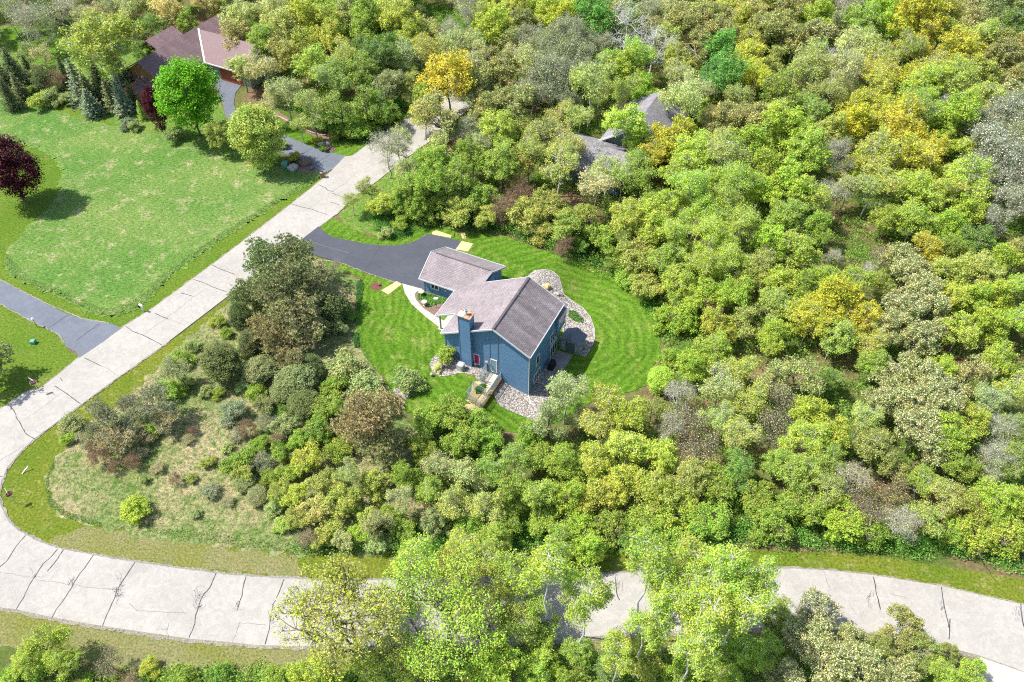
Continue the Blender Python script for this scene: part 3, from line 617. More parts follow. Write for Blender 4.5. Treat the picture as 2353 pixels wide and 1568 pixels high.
zz = gz(5.0, -1.9)
c = MB(); c.lathe(loc(5.0, -1.8, zz + .06), [(.14, 0), (.2, .3), (.17, .3)]); tag(c.build("flower_pot", M["brick"]), "small clay pot at the patio corner beside the grill", "pot")
ac = empty("air_conditioner", loc(-1.35, 8.35, gz(-1.35, 8.35)), "pale grey square air conditioner on gravel by the chimney foot", "air conditioner"); zz = gz(-1.35, 8.35)
def rbox(mb, a, b, hw, z0, z1, rad=.18):
    q = []
    for sx, sy, t0 in ((1, 1, 0), (-1, 1, 90), (-1, -1, 180), (1, -1, 270)):
        for k in range(4):
            t = R(t0 + k * 30); q.append((a + sx * (hw - rad) + rad * math.cos(t), b + sy * (hw - rad) + rad * math.sin(t)))
    A = [loc(x, y, z0) for x, y in q]; B = [loc(x, y, z1) for x, y in q]; n = len(q); mb.face(B); mb.face(A[::-1])
    for i in range(n): mb.face([A[i], A[(i + 1) % n], B[(i + 1) % n], B[i]])
c = MB(); rbox(c, -1.35, 8.35, .42, zz + .08, zz + .95); c.build("casing", M["metal"], ac)
c = MB(); c.lathe(loc(-1.35, 8.35, zz + .955), [(.30, 0), (.28, .03), (.1, .05)]); c.build("fan_grille", M["white"], ac)
# kennel: chain link run
kn = empty("dog_run", loc(-3, 4.6, gz(-3, 4.6)), "chain link dog run with timber base between house door and lawn", "pen")
def chain(p, q, h=1.35, step=.16):
    x = MB(); d = Vector(q) - Vector(p); L = d.length; n = int(L / step); m = int(h / step)
    for s in (1, -1):
        for i in range(-m, n + 1):
            t0, t1 = i * step, i * step + h; z0, z1 = 0, h
            if t0 < 0: z0 = -t0; t0 = 0
            if t1 > L: z1 = h - (t1 - L); t1 = L
            if t1 <= t0: continue
            a = Vector(p) + d * ((t0 if s > 0 else L - t0) / L); b = Vector(p) + d * ((t1 if s > 0 else L - t1) / L)
            x.bar((a.x, a.y, a.z + z0), (b.x, b.y, b.z + z1), .012)
    return x
KP = [(-5.0, 5.62), (-5.1, 3.78), (-3.0, 3.7), (-1.4, 3.66), (-.05, 3.6)]; KQ = [(-5.0, 5.62), (-3.3, 5.55), (-3.25, 4.0)]; KR = [(-1.75, 5.55), (-.05, 5.5)]; KS = [(-1.75, 5.55), (-1.75, 4.9)]
M["link"] = plain("chain_link", (.22, .34, .32), .4, .5, noise=0)
for run in (KP, KQ, KR, KS):
    for (p, q) in zip(run, run[1:]):
        A = loc(*p, gz(*p)); B = loc(*q, gz(*q)); chain(A, B).build("mesh_panel", M["link"], kn)
        c = MB(); c.tube((A[0], A[1], A[2] + 1.37), (B[0], B[1], B[2] + 1.37), .03, n=6); c.build("rail", M["metal"], kn)
pts = sorted(set(KP + KQ + KR + KS))
for p in pts:
    A = loc(*p, gz(*p)); c = MB(); c.tube(A, (A[0], A[1], A[2] + 1.42), .04, n=6); c.build("post", M["metal"], kn)
c = MB(); c.bar(loc(-5.3, 3.6, gz(-5.3, 3.6) + .1), loc(0, 3.48, gz(0, 3.5) + .3), .14, .5); c.build("timber_edge", M["wood"], kn)
c = MB(); c.bar(loc(-5.2, 5.7, gz(-5.2, 5.6) + .05), loc(-5.25, 3.7, gz(-5.2, 3.6) + .1), .1, .16); c.bar(loc(-2.9, 4.2, gz(-2.9, 4.1) + .1), loc(-1.4, 4.15, gz(-1.4, 4.1) + .1), .1, .14); c.build("timber_edge", M["wood_light"], kn)
c = MB(); fbox(c, -2.1, -.3, 4.0, 5.0, gz(-1, 4.5) - .1, gz(-1, 4.5) + .14); fbox(c, -1.7, -.0, 4.0, 5.0, gz(-1, 4.5) + .14, gz(-1, 4.5) + .3); tag(c.build("door_steps", M["concrete"]), "concrete steps below the glazed side door inside the dog run", "steps")
A = loc(-.35, 5.35, gz(-.3, 5.3)); bh = empty("bird_house", A, "little pink bird house on a pole next to the side door", "bird house")
c = MB(); c.tube(A, (A[0], A[1], A[2] + 1.9), .025, n=6); c.build("pole", M["metal"], bh)
c = MB(); x, y, z = A; c.box(x - .11, y - .11, z + 1.9, x + .11, y + .11, z + 2.15); c.hexa([(x - .15, y - .15, z + 2.15), (x + .15, y - .15, z + 2.15), (x + .15, y + .15, z + 2.15), (x - .15, y + .15, z + 2.15)], [(x - .15, y - .01, z + 2.3), (x + .15, y - .01, z + 2.3), (x + .15, y + .01, z + 2.3), (x - .15, y + .01, z + 2.3)]); c.build("box", plain("pink_paint", (.6, .35, .3)), bh)
# front bed ornaments
def birdbath(px, py, lab):
    p = G(px, py); o = empty("bird_bath", p, lab, "bird bath")
    c = MB(); c.lathe(p, [(.16, .05), (.07, .15), (.06, .55), (.12, .62)], 12); c.build("pedestal", M["concrete"], o)
    c = MB(); c.lathe((p[0], p[1], p[2] + .62), [(.1, 0), (.36, .1), (.38, .14), (.3, .12)], 16); c.build("basin", M["concrete"], o)
birdbath(*cc([(1520, 1150)], 1, 1)[0], "round stone bird bath at the garage end of the front bed"); birdbath(*cc([(1548, 1243)], 1, 1)[0], "round pale bird bath by the curve of the sidewalk")
p = G(*cc([(1660, 1262)], 1, 1)[0]); o = empty("bird_feeder", p, "white roofed bird feeder on a dark pole in the front bed", "bird feeder")
c = MB(); c.tube(p, (p[0], p[1], p[2] + 1.5), .03, n=6); c.build("pole", M["dark"], o)
c = MB(); c.box(p[0] - .13, p[1] - .13, p[2] + 1.5, p[0] + .13, p[1] + .13, p[2] + 1.7); c.build("tray", M["dark"], o)
c = MB(); q = (p[0], p[1], p[2] + 1.7); c.hexa([(q[0] - .25, q[1] - .2, q[2]), (q[0] + .25, q[1] - .2, q[2]), (q[0] + .25, q[1] + .2, q[2]), (q[0] - .25, q[1] + .2, q[2])], [(q[0] - .25, q[1] - .01, q[2] + .14), (q[0] + .25, q[1] - .01, q[2] + .14), (q[0] + .25, q[1] + .01, q[2] + .14), (q[0] - .25, q[1] + .01, q[2] + .14)]); c.build("feeder_roof", M["white"], o)
p = G(939, 893); c = MB(); c.lathe((p[0] + 2.6, p[1] + 1.9, p[2] + .05), [(.12, 0), (.2, .25), (.17, .45), (.05, .5)]); tag(c.build("garden_urn", M["stone"]), "small stone urn at the right edge of the lone lawn bush", "urn")

# roadside things
def mailbox(px, py, body, lab, brick=False):
    p = G(px, py); o = empty("mailbox", p, lab, "mailbox"); x, y, z = p
    if brick:
        c = MB(); c.box(x - .22, y - .22, z, x + .22, y + .22, z + .9); c.build("pillar", M["brick"], o)
        c = MB(); c.box(x - .28, y - .28, z + .9, x + .28, y + .28, z + .98); c.build("cap", M["stone"], o); z += .0
    else:
        c = MB(); c.bar(p, (x, y, z + 1.0), .11); c.bar((x, y, z + .62), (x + .3, y - .1, z + .95), .07); c.build("post", M["white"], o)
    c = MB(); A = []; n = 8
    L = .3 if not brick else .26
    d = Vector((.83, -.45, 0)); s = Vector((.45, .83, 0)); z0 = z + 1.0
    for e in (-L, L):
        ring = [s * -.12, s * .12] + [s * (.12 * math.cos(R(k * 30))) + Vector((0, 0, .14 + .1 * math.sin(R(k * 30)))) for k in range(0, 7)]
        A.append([Vector((x, y, z0)) + d * e + q for q in ring])
    c.face(A[0]); c.face(A[1][::-1])
    for i in range(len(A[0])):
        j = (i + 1) % len(A[0]); c.face([A[0][i], A[1][i], A[1][j], A[0][j]])
    b_ = c.build("box", M[body], o); c = MB(); q = Vector((x, y, z0 + .12)) + s * -.13 + d * .1; c.bar(q, q + Vector((0, 0, .16)), .03); c.build("flag", M["red"], b_)
mailbox(330, 716, "white", "white mailbox on a white post on the meadow verge"); mailbox(742, 408, "dark", "brown brick pillar mailbox where the upper driveway meets the road", True)
def stop_sign(px, py, yaw, lab, name_dir):
    p = G(px, py); x, y, z = p; o = empty("stop_sign", p, lab, "sign")
    c = MB(); c.bar(p, (x, y, z + 2.35), .05); c.build("post", M["metal"], o)
    n = Vector((math.cos(yaw), math.sin(yaw), 0)); s = Vector((-n.y, n.x, 0)); C = Vector((x, y, z + 1.9)) + n * .045
    def octa(r, d0, d1):
        c = MB(); ring = [[C + n * d + s * (r * math.cos(R(22.5 + 45 * k))) + Vector((0, 0, r * math.sin(R(22.5 + 45 * k)))) for k in range(8)] for d in (d0, d1)]
        c.face(ring[0]); c.face(ring[1][::-1])
        for i in range(8): c.face([ring[0][i], ring[1][i], ring[1][(i + 1) % 8], ring[0][(i + 1) % 8]])
        return c
    octa(.40, -.012, .0).build("sign_border", M["white"], o); pl = octa(.375, .001, .008).build("sign_plate", M["red"], o)
    cu = bpy.data.curves.new("word", 'FONT'); cu.body = "STOP"; cu.size = .30; cu.align_x = 'CENTER'; cu.align_y = 'CENTER'; cu.extrude = .002
    tmp = bpy.data.objects.new("word", cu); COL.objects.link(tmp); dg = bpy.context.evaluated_depsgraph_get(); dg.update()
    me = bpy.data.meshes.new_from_object(tmp.evaluated_get(dg)); bpy.data.objects.remove(tmp); me.materials.clear(); me.materials.append(M["white"])
    w_ = link("lettering", me, pl); w_.rotation_euler = (R(90), 0, yaw + R(90)); w_.location = (C + n * .012) - Vector(p)
    c = MB(); dd = Vector((math.cos(name_dir), math.sin(name_dir), 0)); C2 = Vector((x, y, z + 2.42)); c.bar(C2 - dd * .4, C2 + dd * .4, .02, .16); c.build("street_blade", M["white"], o)
stop_sign(39, 1158, R(-38), "red octagonal stop sign on the grass at the inner bend of the road junction", R(-50))
stop_sign(92, 903, R(-50), "red octagonal stop sign on the far left verge past the blue driveway", R(-30))
p = G(50.8, 1088.6); q = at(64.8, 1071, .55); c = MB(); c.bar(p, q, .1, .05); tag(c.build("marker_board", M["white"]), "leaning white marker board on the verge above the stop sign", "marker")
p = G(639, 1198); c = MB(); c.bar(p, (p[0], p[1], .5), .16, .12); c.bar((p[0], p[1], .5), (p[0], p[1], .58), .2, .16); tag(c.build("marker_post", M["white"]), "short white marker post in the dry grass above the lower road", "marker")
p = G(86, 752); o = empty("lamp_post", p, "small white globe lamp post on the lawn left of the blue driveway", "lamp"); c = MB(); c.tube(p, (p[0], p[1], 1.3), .035, n=6); c.build("post", M["dark"], o)
c = MB(); c.lathe((p[0], p[1], 1.3), [(.06, 0), (.16, .12), (.17, .22), (.08, .32)]); c.build("globe", M["white"], o)
def pedestal(px, py, s, lab):
    p = G(px, py); c = MB(); x, y, z = p; c.box(x - s, y - s, z, x + s, y + s, z + s * 1.6); c.hexa([(x - s * 1.1, y - s * 1.1, z + s * 1.6), (x + s * 1.1, y - s * 1.1, z + s * 1.6), (x + s * 1.1, y + s * 1.1, z + s * 1.6), (x - s * 1.1, y + s * 1.1, z + s * 1.6)], [(x - s, y - s * .9, z + s * 1.95), (x + s, y - s * .9, z + s * 1.95), (x + s, y + s * .9, z + s * 1.95), (x - s, y + s * .9, z + s * 1.95)])
    tag(c.build("utility_box", M["green_metal"]), lab, "utility box")
pedestal(78, 789, .26, "green utility box on the lawn below the white globe lamp"); pedestal(656, 383, .42, "teal utility box at the foot of the golden bush by the upper driveway")
def rock(px, py, r, m_, lab, seed, cat="boulder"):
    p = G(px, py); c = MB(); c.blob((p[0], p[1], p[2] + r * .35), r * 1.25, r, r * .8, seed); o = c.build("boulder", M[m_], smooth=False); tag(o, lab, cat)
rock(674, 389, .75, "stone", "pale boulder at the mouth of the upper driveway", 1); rock(701, 378, .8, "stone_dark", "dark boulder right of the golden bush at the driveway mouth", 2)
rock(716, 389, .4, "stone_dark", "small dark rock at the tip of the driveway mulch", 6)
rock(738, 334, .6, "stone", "grey boulder in the mulch above the upper driveway", 3); rock(750, 343, .55, "stone_dark", "brown boulder closest to the road above the driveway", 4); rock(754, 332, .4, "stone", "small pale rock behind the brown boulder above the driveway", 8)
rock(*k1([(1010, 412)])[0], .3, "stone", "grey rock in the gravel bed behind the house", 5); rock(*k1([(1045, 420)])[0], .22, "stone_dark", "small dark rock right of the grey rock behind the house", 9)
rock(*k1([(945, 365)])[0], .55, "straw", "flat tan slab of rock at the corner of the gravel bed", 7)
p = G(865, 657); c = MB(); c.blob((p[0] + .35, p[1], p[2] + .18), .22, .2, .22, 5); tag(c.build("boulder", M["stone_dark"]), "dark rock inside the red mulch ring", "boulder")
E0 = [(155 + 588 - 5, 1065), ]
strips("stone_edging", [(cc([(150, 1070), (210, 1075), (300, 1120), (400, 1170), (500, 1215), (580, 1240), (670, 1250)], 1, 0), .22, .03)], plain("edging_stone", (.5, .38, .28), noise=.3), .12)
strips("bed_edging", [(k1([(820, 298), (868, 256), (930, 250), (990, 264), (1025, 298), (1040, 350), (1055, 410), (1120, 460), (1180, 500), (1230, 560), (1258, 640), (1257, 710), (1242, 750)]), .1, .0)], M["stone"], .1)

# ------------------------------------------------------------ neighbour houses
def P5(x, y, z): return at(313.7 + .26253 * x, 39.2 + .26253 * y, z)
def oriented(ox, oy, ang):
    c, s = math.cos(R(ang)), math.sin(R(ang)); return lambda a, b, z: (ox + a * c - b * s, oy + a * s + b * c, z)
nh = empty("brown_house", (-58, 136, 0), "cedar house with maroon brown roof behind the bright maple at upper left", "house")
# axes: a along 63 deg, b along 153 deg (left). Origin = inner eave corner by the garage
T2 = oriented(-54.55, 132.9, 63)
r = MB()
slab(r, [(-9.5, .0, 3.0), (0, .0, 3.0), (6.0, 0, 3.0), (10.5, 0, 3.0), (10.5, 5.3, 6.3), (-4.0, 5.3, 6.3), (-9.5, 5.3, 6.3)][0:1] + [(10.5, 0, 3.0), (10.5, 5.3, 6.3), (-9.5, 5.3, 6.3)], .2, T2)
slab(r, [(-9.5, 5.3, 6.3), (10.5, 5.3, 6.3), (10.5, 11, 3.0), (-9.5, 11, 3.0)], .2, T2)
r.build("roof", M["shingle_brown"], nh)
r = MB()   # garage wing, ridge towards the right
slab(r, [(0, 0, 3.0), (0, -9.6, 3.0), (5.0, -9.6, 6.0), (5.0, 4.8, 6.0)], .2, T2); slab(r, [(5.0, 4.8, 6.0), (5.0, -9.6, 6.0), (10, -9.6, 3.0), (10, 0, 3.0)], .2, T2)
r.build("roof", plain("garage_shingles", (.225, .155, .155), .9, noise=.1, scale=3), nh)
r = MB()   # lower left gable wing
slab(r, [(-9.3, 6.8, 3.4), (-9.3, -.2, 2.9), (-4.4, -.2, 4.8), (-4.4, 6.8, 4.8)], .2, T2)
slab(r, [(-13.5, 3.4, 2.8), (-9.3, -.2, 2.9), (-9.3, 6.8, 3.4)], .2, T2)
r.build("roof", M["shingle_brown"], nh)
r = MB(); slab(r, [(-3.5, 9.0, 6.6), (-3.5, 13.5, 3.6), (3, 13.5, 3.6), (3, 9, 6.6)], .2, T2)
slab(r, [(-3.5, 9.0, 6.6), (3, 9.0, 6.6), (3, 6.2, 5.2), (-3.5, 6.2, 5.2)], .2, T2); r.build("roof", M["shingle_brown"], nh)
w = MB(); prism(w, [(.4, 0), (.4, 2.85), (5.3, 6.1), (10.6, 2.85), (10.6, 0)], -9.1, 10.1, lambda a, s, z: T2(a, s, z)); w.build("wall", M["siding_brown"], nh)
w = MB(); prism(w, [(.6, 0), (.6, 2.85), (5, 5.8), (9.6, 2.85), (9.6, 0)], -9.3, .3, lambda a, s, z: T2(s, a, z)); w.build("garage_wall", M["siding_grey"], nh)
w = MB(); fbox(w, .53, .59, -7.4, -2.6, .0, 2.4, T2); w.build("garage_door", plain("rust_door", (.30, .07, .03), .6, noise=.2), nh)
w = MB(); w.bar(T2(-.03, -.2, 3.02), T2(-.03, -9.6, 3.02), .1, .2); w.bar(T2(-9.5, -.05, 3.0), T2(0, -.05, 3.0), .1, .2); w.bar(T2(0.02, -.02, 3.12), T2(5.0, 4.8, 6.14), .3, .05); w.bar(T2(-9.3, -.2, 3.0), T2(-6.8, 3.2, 4.2), .2, .1)
w.build("fascia", M["trim"], nh)
w = MB(); prism(w, [(-.1, 0), (-.1, 2.8), (6.5, 2.8), (6.5, 0)], -13.0, -9.2, lambda a, s, z: T2(a, s, z)); w.build("wall", M["siding_brown"], nh)
# grey houses in the wood
T3 = oriented(6.9, 102.2, -27)
g1 = empty("grey_house", (11, 103, 0), "low grey roofed wing half hidden by thin trees behind the yard wood", "house")
r = MB(); slab(r, [(-.4, -.4, 2.9), (10.5, -.4, 2.9), (10.5, 4.2, 4.9), (-.4, 4.2, 4.9)], .2, T3); slab(r, [(-.4, 4.2, 4.9), (10.5, 4.2, 4.9), (10.5, 8.8, 2.9), (-.4, 8.8, 2.9)], .2, T3); r.build("roof", M["shingle_grey"], g1)
w = MB(); prism(w, [(0, 0), (0, 2.8), (4.2, 4.7), (8.4, 2.8), (8.4, 0)], 0, 10.1, lambda a, s, z: T3(a, s, z)); w.build("wall", M["siding_green"], g1)
c = MB(); p, q = G(1256, 403), G(1375, 432); c.bar((p[0], p[1], .5), (q[0] + 2, q[1] - 1, .5), .15, 1.0); tag(c.build("board_fence", M["siding_grey"]), "low pale board fence below the half hidden grey roof", "fence")
T4 = oriented(23.9, 116.8, -117)
g2 = empty("grey_house", (20, 112, 0), "taller grey gabled roof rising above the wood at the centre right", "house")
r = MB(); slab(r, [(0, 0, 6.6), (13, 0, 6.6), (13, 5, 3.4), (0, 5, 3.4)], .2, T4); slab(r, [(0, 0, 6.6), (13, 0, 6.6), (13, -5, 3.4), (0, -5, 3.4)], .2, T4); slab(r, [(5, 5, 3.4), (8, 9, 3.1), (11, 5, 3.6)], .2, T4); r.build("roof", M["shingle_grey"], g2)
w = MB(); prism(w, [(-4.6, 0), (-4.6, 3.4), (0, 6.4), (4.6, 3.4), (4.6, 0)], .4, 12.6, lambda a, s, z: T4(a, s, z)); w.build("wall", M["siding_green"], g2)
w = MB(); w.bar(T4(13.05, 0, 6.6), T4(13.05, 5, 3.35), .1, .25); w.bar(T4(13.05, 0, 6.6), T4(13.05, -5, 3.35), .1, .25); w.build("fascia", M["trim"], g2)
T5 = oriented(27.4, 120.3, -117)
g3 = empty("wood_shed", (26.5, 119, 0), "small brown roofed shed just behind the tall grey roof", "shed")
r = MB(); slab(r, [(-2, 0, 4.0), (2, 0, 4.0), (2, 2.6, 2.3), (-2, 2.6, 2.3)], .12, T5); slab(r, [(-2, 0, 4.0), (2, 0, 4.0), (2, -2.6, 2.3), (-2, -2.6, 2.3)], .12, T5); r.build("roof", plain("brown_shed_roof", (.28, .21, .15), .9, noise=.3), g3)
w = MB(); prism(w, [(-2.3, 0), (-2.3, 2.3), (0, 3.9), (2.3, 2.3), (2.3, 0)], -1.8, 1.8, lambda a, s, z: T5(a, s, z)); w.build("wall", M["siding_brown"], g3)
sheet("patio", [(1640, 345), (1690, 338), (1735, 352), (1690, 375), (1640, 372)], M["concrete"], .03, jit=.1)

# ------------------------------------------------------------ tree prototypes
def tubes(polys, sides=5):
    """polys: list of (points Nx3, r0, r1)"""
    V = []; Q = []; n0 = 0
    ang = np.arange(sides) * 2 * np.pi / sides; ca, sa = np.cos(ang), np.sin(ang)
    for P, r0, r1 in polys:
        P = np.asarray(P, float); m = len(P); d = np.gradient(P, axis=0); d /= np.linalg.norm(d, axis=1)[:, None] + 1e-9
        ref = np.where(np.abs(d[:, 2:3]) > .8, [[1., 0, 0]], [[0, 0, 1.]]); u = np.cross(d, ref); u /= np.linalg.norm(u, axis=1)[:, None] + 1e-9; v = np.cross(d, u)
        r = np.linspace(r0, r1, m)[:, None, None]
        ring = P[:, None, :] + r * (u[:, None, :] * ca[None, :, None] + v[:, None, :] * sa[None, :, None])
        V.append(ring.reshape(-1, 3)); i = np.arange(m - 1)[:, None] * sides; k = np.arange(sides)[None, :]; k2 = (k + 1) % sides
        Q.append(np.stack([n0 + i + k, n0 + i + k2, n0 + i + sides + k2, n0 + i + sides + k], -1).reshape(-1, 4)); n0 += m * sides
    return np.concatenate(V), np.concatenate(Q)
def unit(v): return v / (np.linalg.norm(v, axis=-1, keepdims=True) + 1e-9)
def leaves(C, N, size, rs, asp=.55, fold=None):
    """diamond leaves at C with normals N"""
    n = len(C); N = unit(N); a = unit(np.cross(N, unit(rs.normal(size=(n, 3))))) if fold is None else unit(fold); b = unit(np.cross(N, a))
    s = size * rs.uniform(.65, 1.35, (n, 1)); V = np.stack([C - a * s, C + b * s * asp, C + a * s, C - b * s * asp], 1).reshape(-1, 3)
    return V, np.arange(n * 4).reshape(-1, 4)
def curve(p, q, rs, m=5, wob=.12, sag=.1):
    p, q = np.array(p, float), np.array(q, float); L = np.linalg.norm(q - p); t = np.linspace(0, 1, m)[:, None]
    P = p + (q - p) * t + np.array([0, 0, 1]) * (L * sag * np.sin(np.pi * t)); P[1:-1] += rs.normal(size=(m - 2, 3)) * L * wob * .5; return P
def make_tree(name, seed, h=10, r=4, zc=6.4, hz=3.4, nc=90, cr=.85, lp=100, ls=.15, bark="bark", leafm="leaf", tr=.17, twigs=5, tw=.018, forks=1, lobes=.28, surf=.45, nlimb=9, flat=.75, spreadn=.7, clear=.3, tstyle=None):
    rs = np.random.RandomState(seed); lob = [(unit(rs.normal(size=3)), rs.uniform(.5, 1)) for _ in range(6)]
    def env(d): return 1 + lobes * (np.max([np.clip(d @ l, 0, 1) ** 6 * w for l, w in lob], axis=0) * 1.3 - .55)
    C = []; tries = 0
    K = 1 if lobes < .3 else (7 if lobes < .7 else 9); sb = []
    for i in range(K):      # the crown is made of unequal billows around the main limbs
        a = i * 2.4 + rs.uniform(-.5, .5); ro = 0 if K == 1 else (rs.uniform(.1, .3) if i == 0 else rs.uniform(.42, .72)); ra = 1.0 if K == 1 else rs.uniform(.30, .52) * (1.25 if i == 0 else 1)
        zo = 0 if K == 1 else (.35 if i == 0 else rs.uniform(-.55, .55)); sb.append((np.array([math.cos(a) * ro * r, math.sin(a) * ro * r, zc + zo * hz]), np.array([r, r, hz * (1 if K == 1 else 1.05)]) * ra, ra ** 2))
    wsb = np.array([x[2] for x in sb]); wsb /= wsb.sum()
    while len(C) < nc and tries < nc * 60:
        tries += 1; d = unit(rs.normal(size=3)); bc, br_, _ = sb[rs.choice(K, p=wsb)]
        if d[2] < -.35 and rs.rand() < .75: continue
        f = rs.uniform(0, 1) ** (surf * .8); p = d * f * (env(d) if K == 1 else 1) * br_ + bc
        if p[2] < .4: continue
        if C and min(np.linalg.norm(np.array(C) - p, axis=1)) < cr * .75: continue
        C.append(p)
    C = np.array(C); polys = []; nodes = []
    for k in range(forks):
        off = rs.normal(size=2) * (r * .35 if forks > 1 else r * .05); top = np.array([off[0] * 1.6, off[1] * 1.6, zc + hz * .55])
        P = curve([rs.normal() * .1 * (forks > 1), rs.normal() * .1 * (forks > 1), 0], top, rs, 8, .03, 0); polys.append((P, tr / math.sqrt(forks), tr * .22))
        for t, q in enumerate(P): nodes.append((q, tr * (1 - t / 9)))
    # limbs
    base = [n for n in nodes if n[0][2] > h * clear * .8]
    far = C[np.argsort(-np.linalg.norm((C - [0, 0, zc]) / [r, r, hz], axis=1))][:max(nlimb * 2, 4)]
    for c in far[rs.permutation(len(far))[:nlimb]]:
        cand = [n for n in base if n[0][2] < c[2] - .15 * np.linalg.norm(c[:2])] or base
        q, rr_ = min(cand, key=lambda n: np.linalg.norm(n[0] - c) + .6 * abs(n[0][2] - c[2] + np.linalg.norm(c[:2]) * .7)); P = curve(q, c, rs, 7, .09, .08); rb = min(rr_ * .65, tr * .5)
        polys.append((P, rb, rb * .25)); nodes += [(P[i], rb * (1 - i / 8)) for i in (2, 3, 4, 5)]
    nn = np.array([n[0] for n in nodes])
    for c in C:
        d = np.linalg.norm(nn - c, axis=1) + np.clip(nn[:, 2] - c[2], 0, 9) * 1.5; i = int(np.argmin(d)); q, rr_ = nodes[i]
        if d[i] > .3: polys.append((curve(q, c, rs, 4, .12, .06), min(max(rr_ * .5, .03), .06), .018))
    TV, TQ = tubes(polys, 5)
    if twigs:
        tp = []
        for c in C:
            for _ in range(twigs):
                d = unit(rs.normal(size=3) + [0, 0, .5]) ; L = cr * rs.uniform(.6, 1.5); m1 = c + d * L * .5 + rs.normal(size=3) * L * .08
                tp.append((np.array([c, m1, c + d * L + [0, 0, L * .1]]), tw, tw * .5))
        V2, Q2 = tubes(tp, 3); TQ = np.concatenate([TQ, Q2 + len(TV)]); TV = np.concatenate([TV, V2])
    trunk = np_mesh(name + "_trunk", TV, TQ, M[bark], True)
    n = len(C) * lp; ci = np.repeat(np.arange(len(C)), lp); csz = rs.uniform(.7, 1.25, len(C))[ci][:, None] * cr
    d = unit(rs.normal(size=(n, 3)) + [0, 0, .25]); rad = .2 + .95 * rs.uniform(0, 1, (n, 1)) ** .7 + np.abs(rs.normal(size=(n, 1))) * .18
    sub = rs.normal(size=(n, 3)) * .16
    P = C[ci] + d * csz * rad * [1, 1, flat] + sub * cr
    if tstyle == "tuft":      # pine: needle stars on twig ends
        k = 14; m = n // k; tc_ = P[::k][:m]; P = np.repeat(tc_, k, 0)[:m * k]; dd = unit(rs.normal(size=(m * k, 3)) + [0, 0, .6]); out = unit(P - [0, 0, zc])
        dd = unit(dd + out * .3); P = P + dd * ls * .9; V, Q = leaves(P, np.cross(dd, rs.normal(size=dd.shape)), ls, rs, .28, fold=dd)
    else:
        N = d * .5 + rs.normal(size=(n, 3)) * .55 + [-.12, 0, .85]; V, Q = leaves(P, N, ls, rs)
    return trunk, np_mesh(name + "_crown", V, Q, M[leafm])
def make_spruce(name, seed, h=10, r=2.6, gap=.55, nb=11, ls=.16, dens=26, leafm="needle", irr=.2):
    rs = np.random.RandomState(seed); polys = [(np.array([[0, 0, 0], [0, 0, h * .5], [0, 0, h * .98]]), .16, .02)]; P = []; D = []
    z = .5
    while z < h * .97:
        R_ = r * (1 - z / h) ** .85 * (1 + rs.normal() * irr * .4); n = max(4, int(nb * (R_ / r) ** .5 + 2)); a0 = rs.rand() * 6
        for i in range(n):
            a = a0 + i * 2 * np.pi / n + rs.normal() * .15; L = R_ * rs.uniform(.75, 1.12); d = np.array([math.cos(a), math.sin(a), 0])
            t = np.linspace(0, 1, 5)[:, None]; B = d * L * t + [0, 0, z] + np.array([0, 0, 1]) * (-.22 * L * np.sin(t * 2.2) + .05 * L * t); polys.append((B, .03, .01))
            m = max(6, int(dens * L / r * 1.6)); tt = rs.uniform(.12, 1.02, (m, 1)); s = np.array([-d[1], d[0], 0]); wd = (1.05 - tt) * L * .38 + .08
            pos = d * L * tt + [0, 0, z] + np.array([0, 0, 1]) * (-.22 * L * np.sin(tt * 2.2)) + s * rs.uniform(-1, 1, (m, 1)) * wd + rs.normal(size=(m, 3)) * [.04, .04, .07]
            P.append(pos); D.append(unit(d + s * rs.normal(size=(m, 1)) * .6 + [0, 0, .1]))
        z += gap * (1 - .45 * z / h) * rs.uniform(.8, 1.2)
    P = np.concatenate(P); D = np.concatenate(D); V, Q = leaves(P, np.array([0, 0, 1.]) + rs.normal(size=P.shape) * .55, ls, rs, .45, fold=D)
    TV, TQ = tubes(polys, 4); return np_mesh(name + "_trunk", TV, TQ, M["bark"], True), np_mesh(name + "_crown", V, Q, M[leafm])
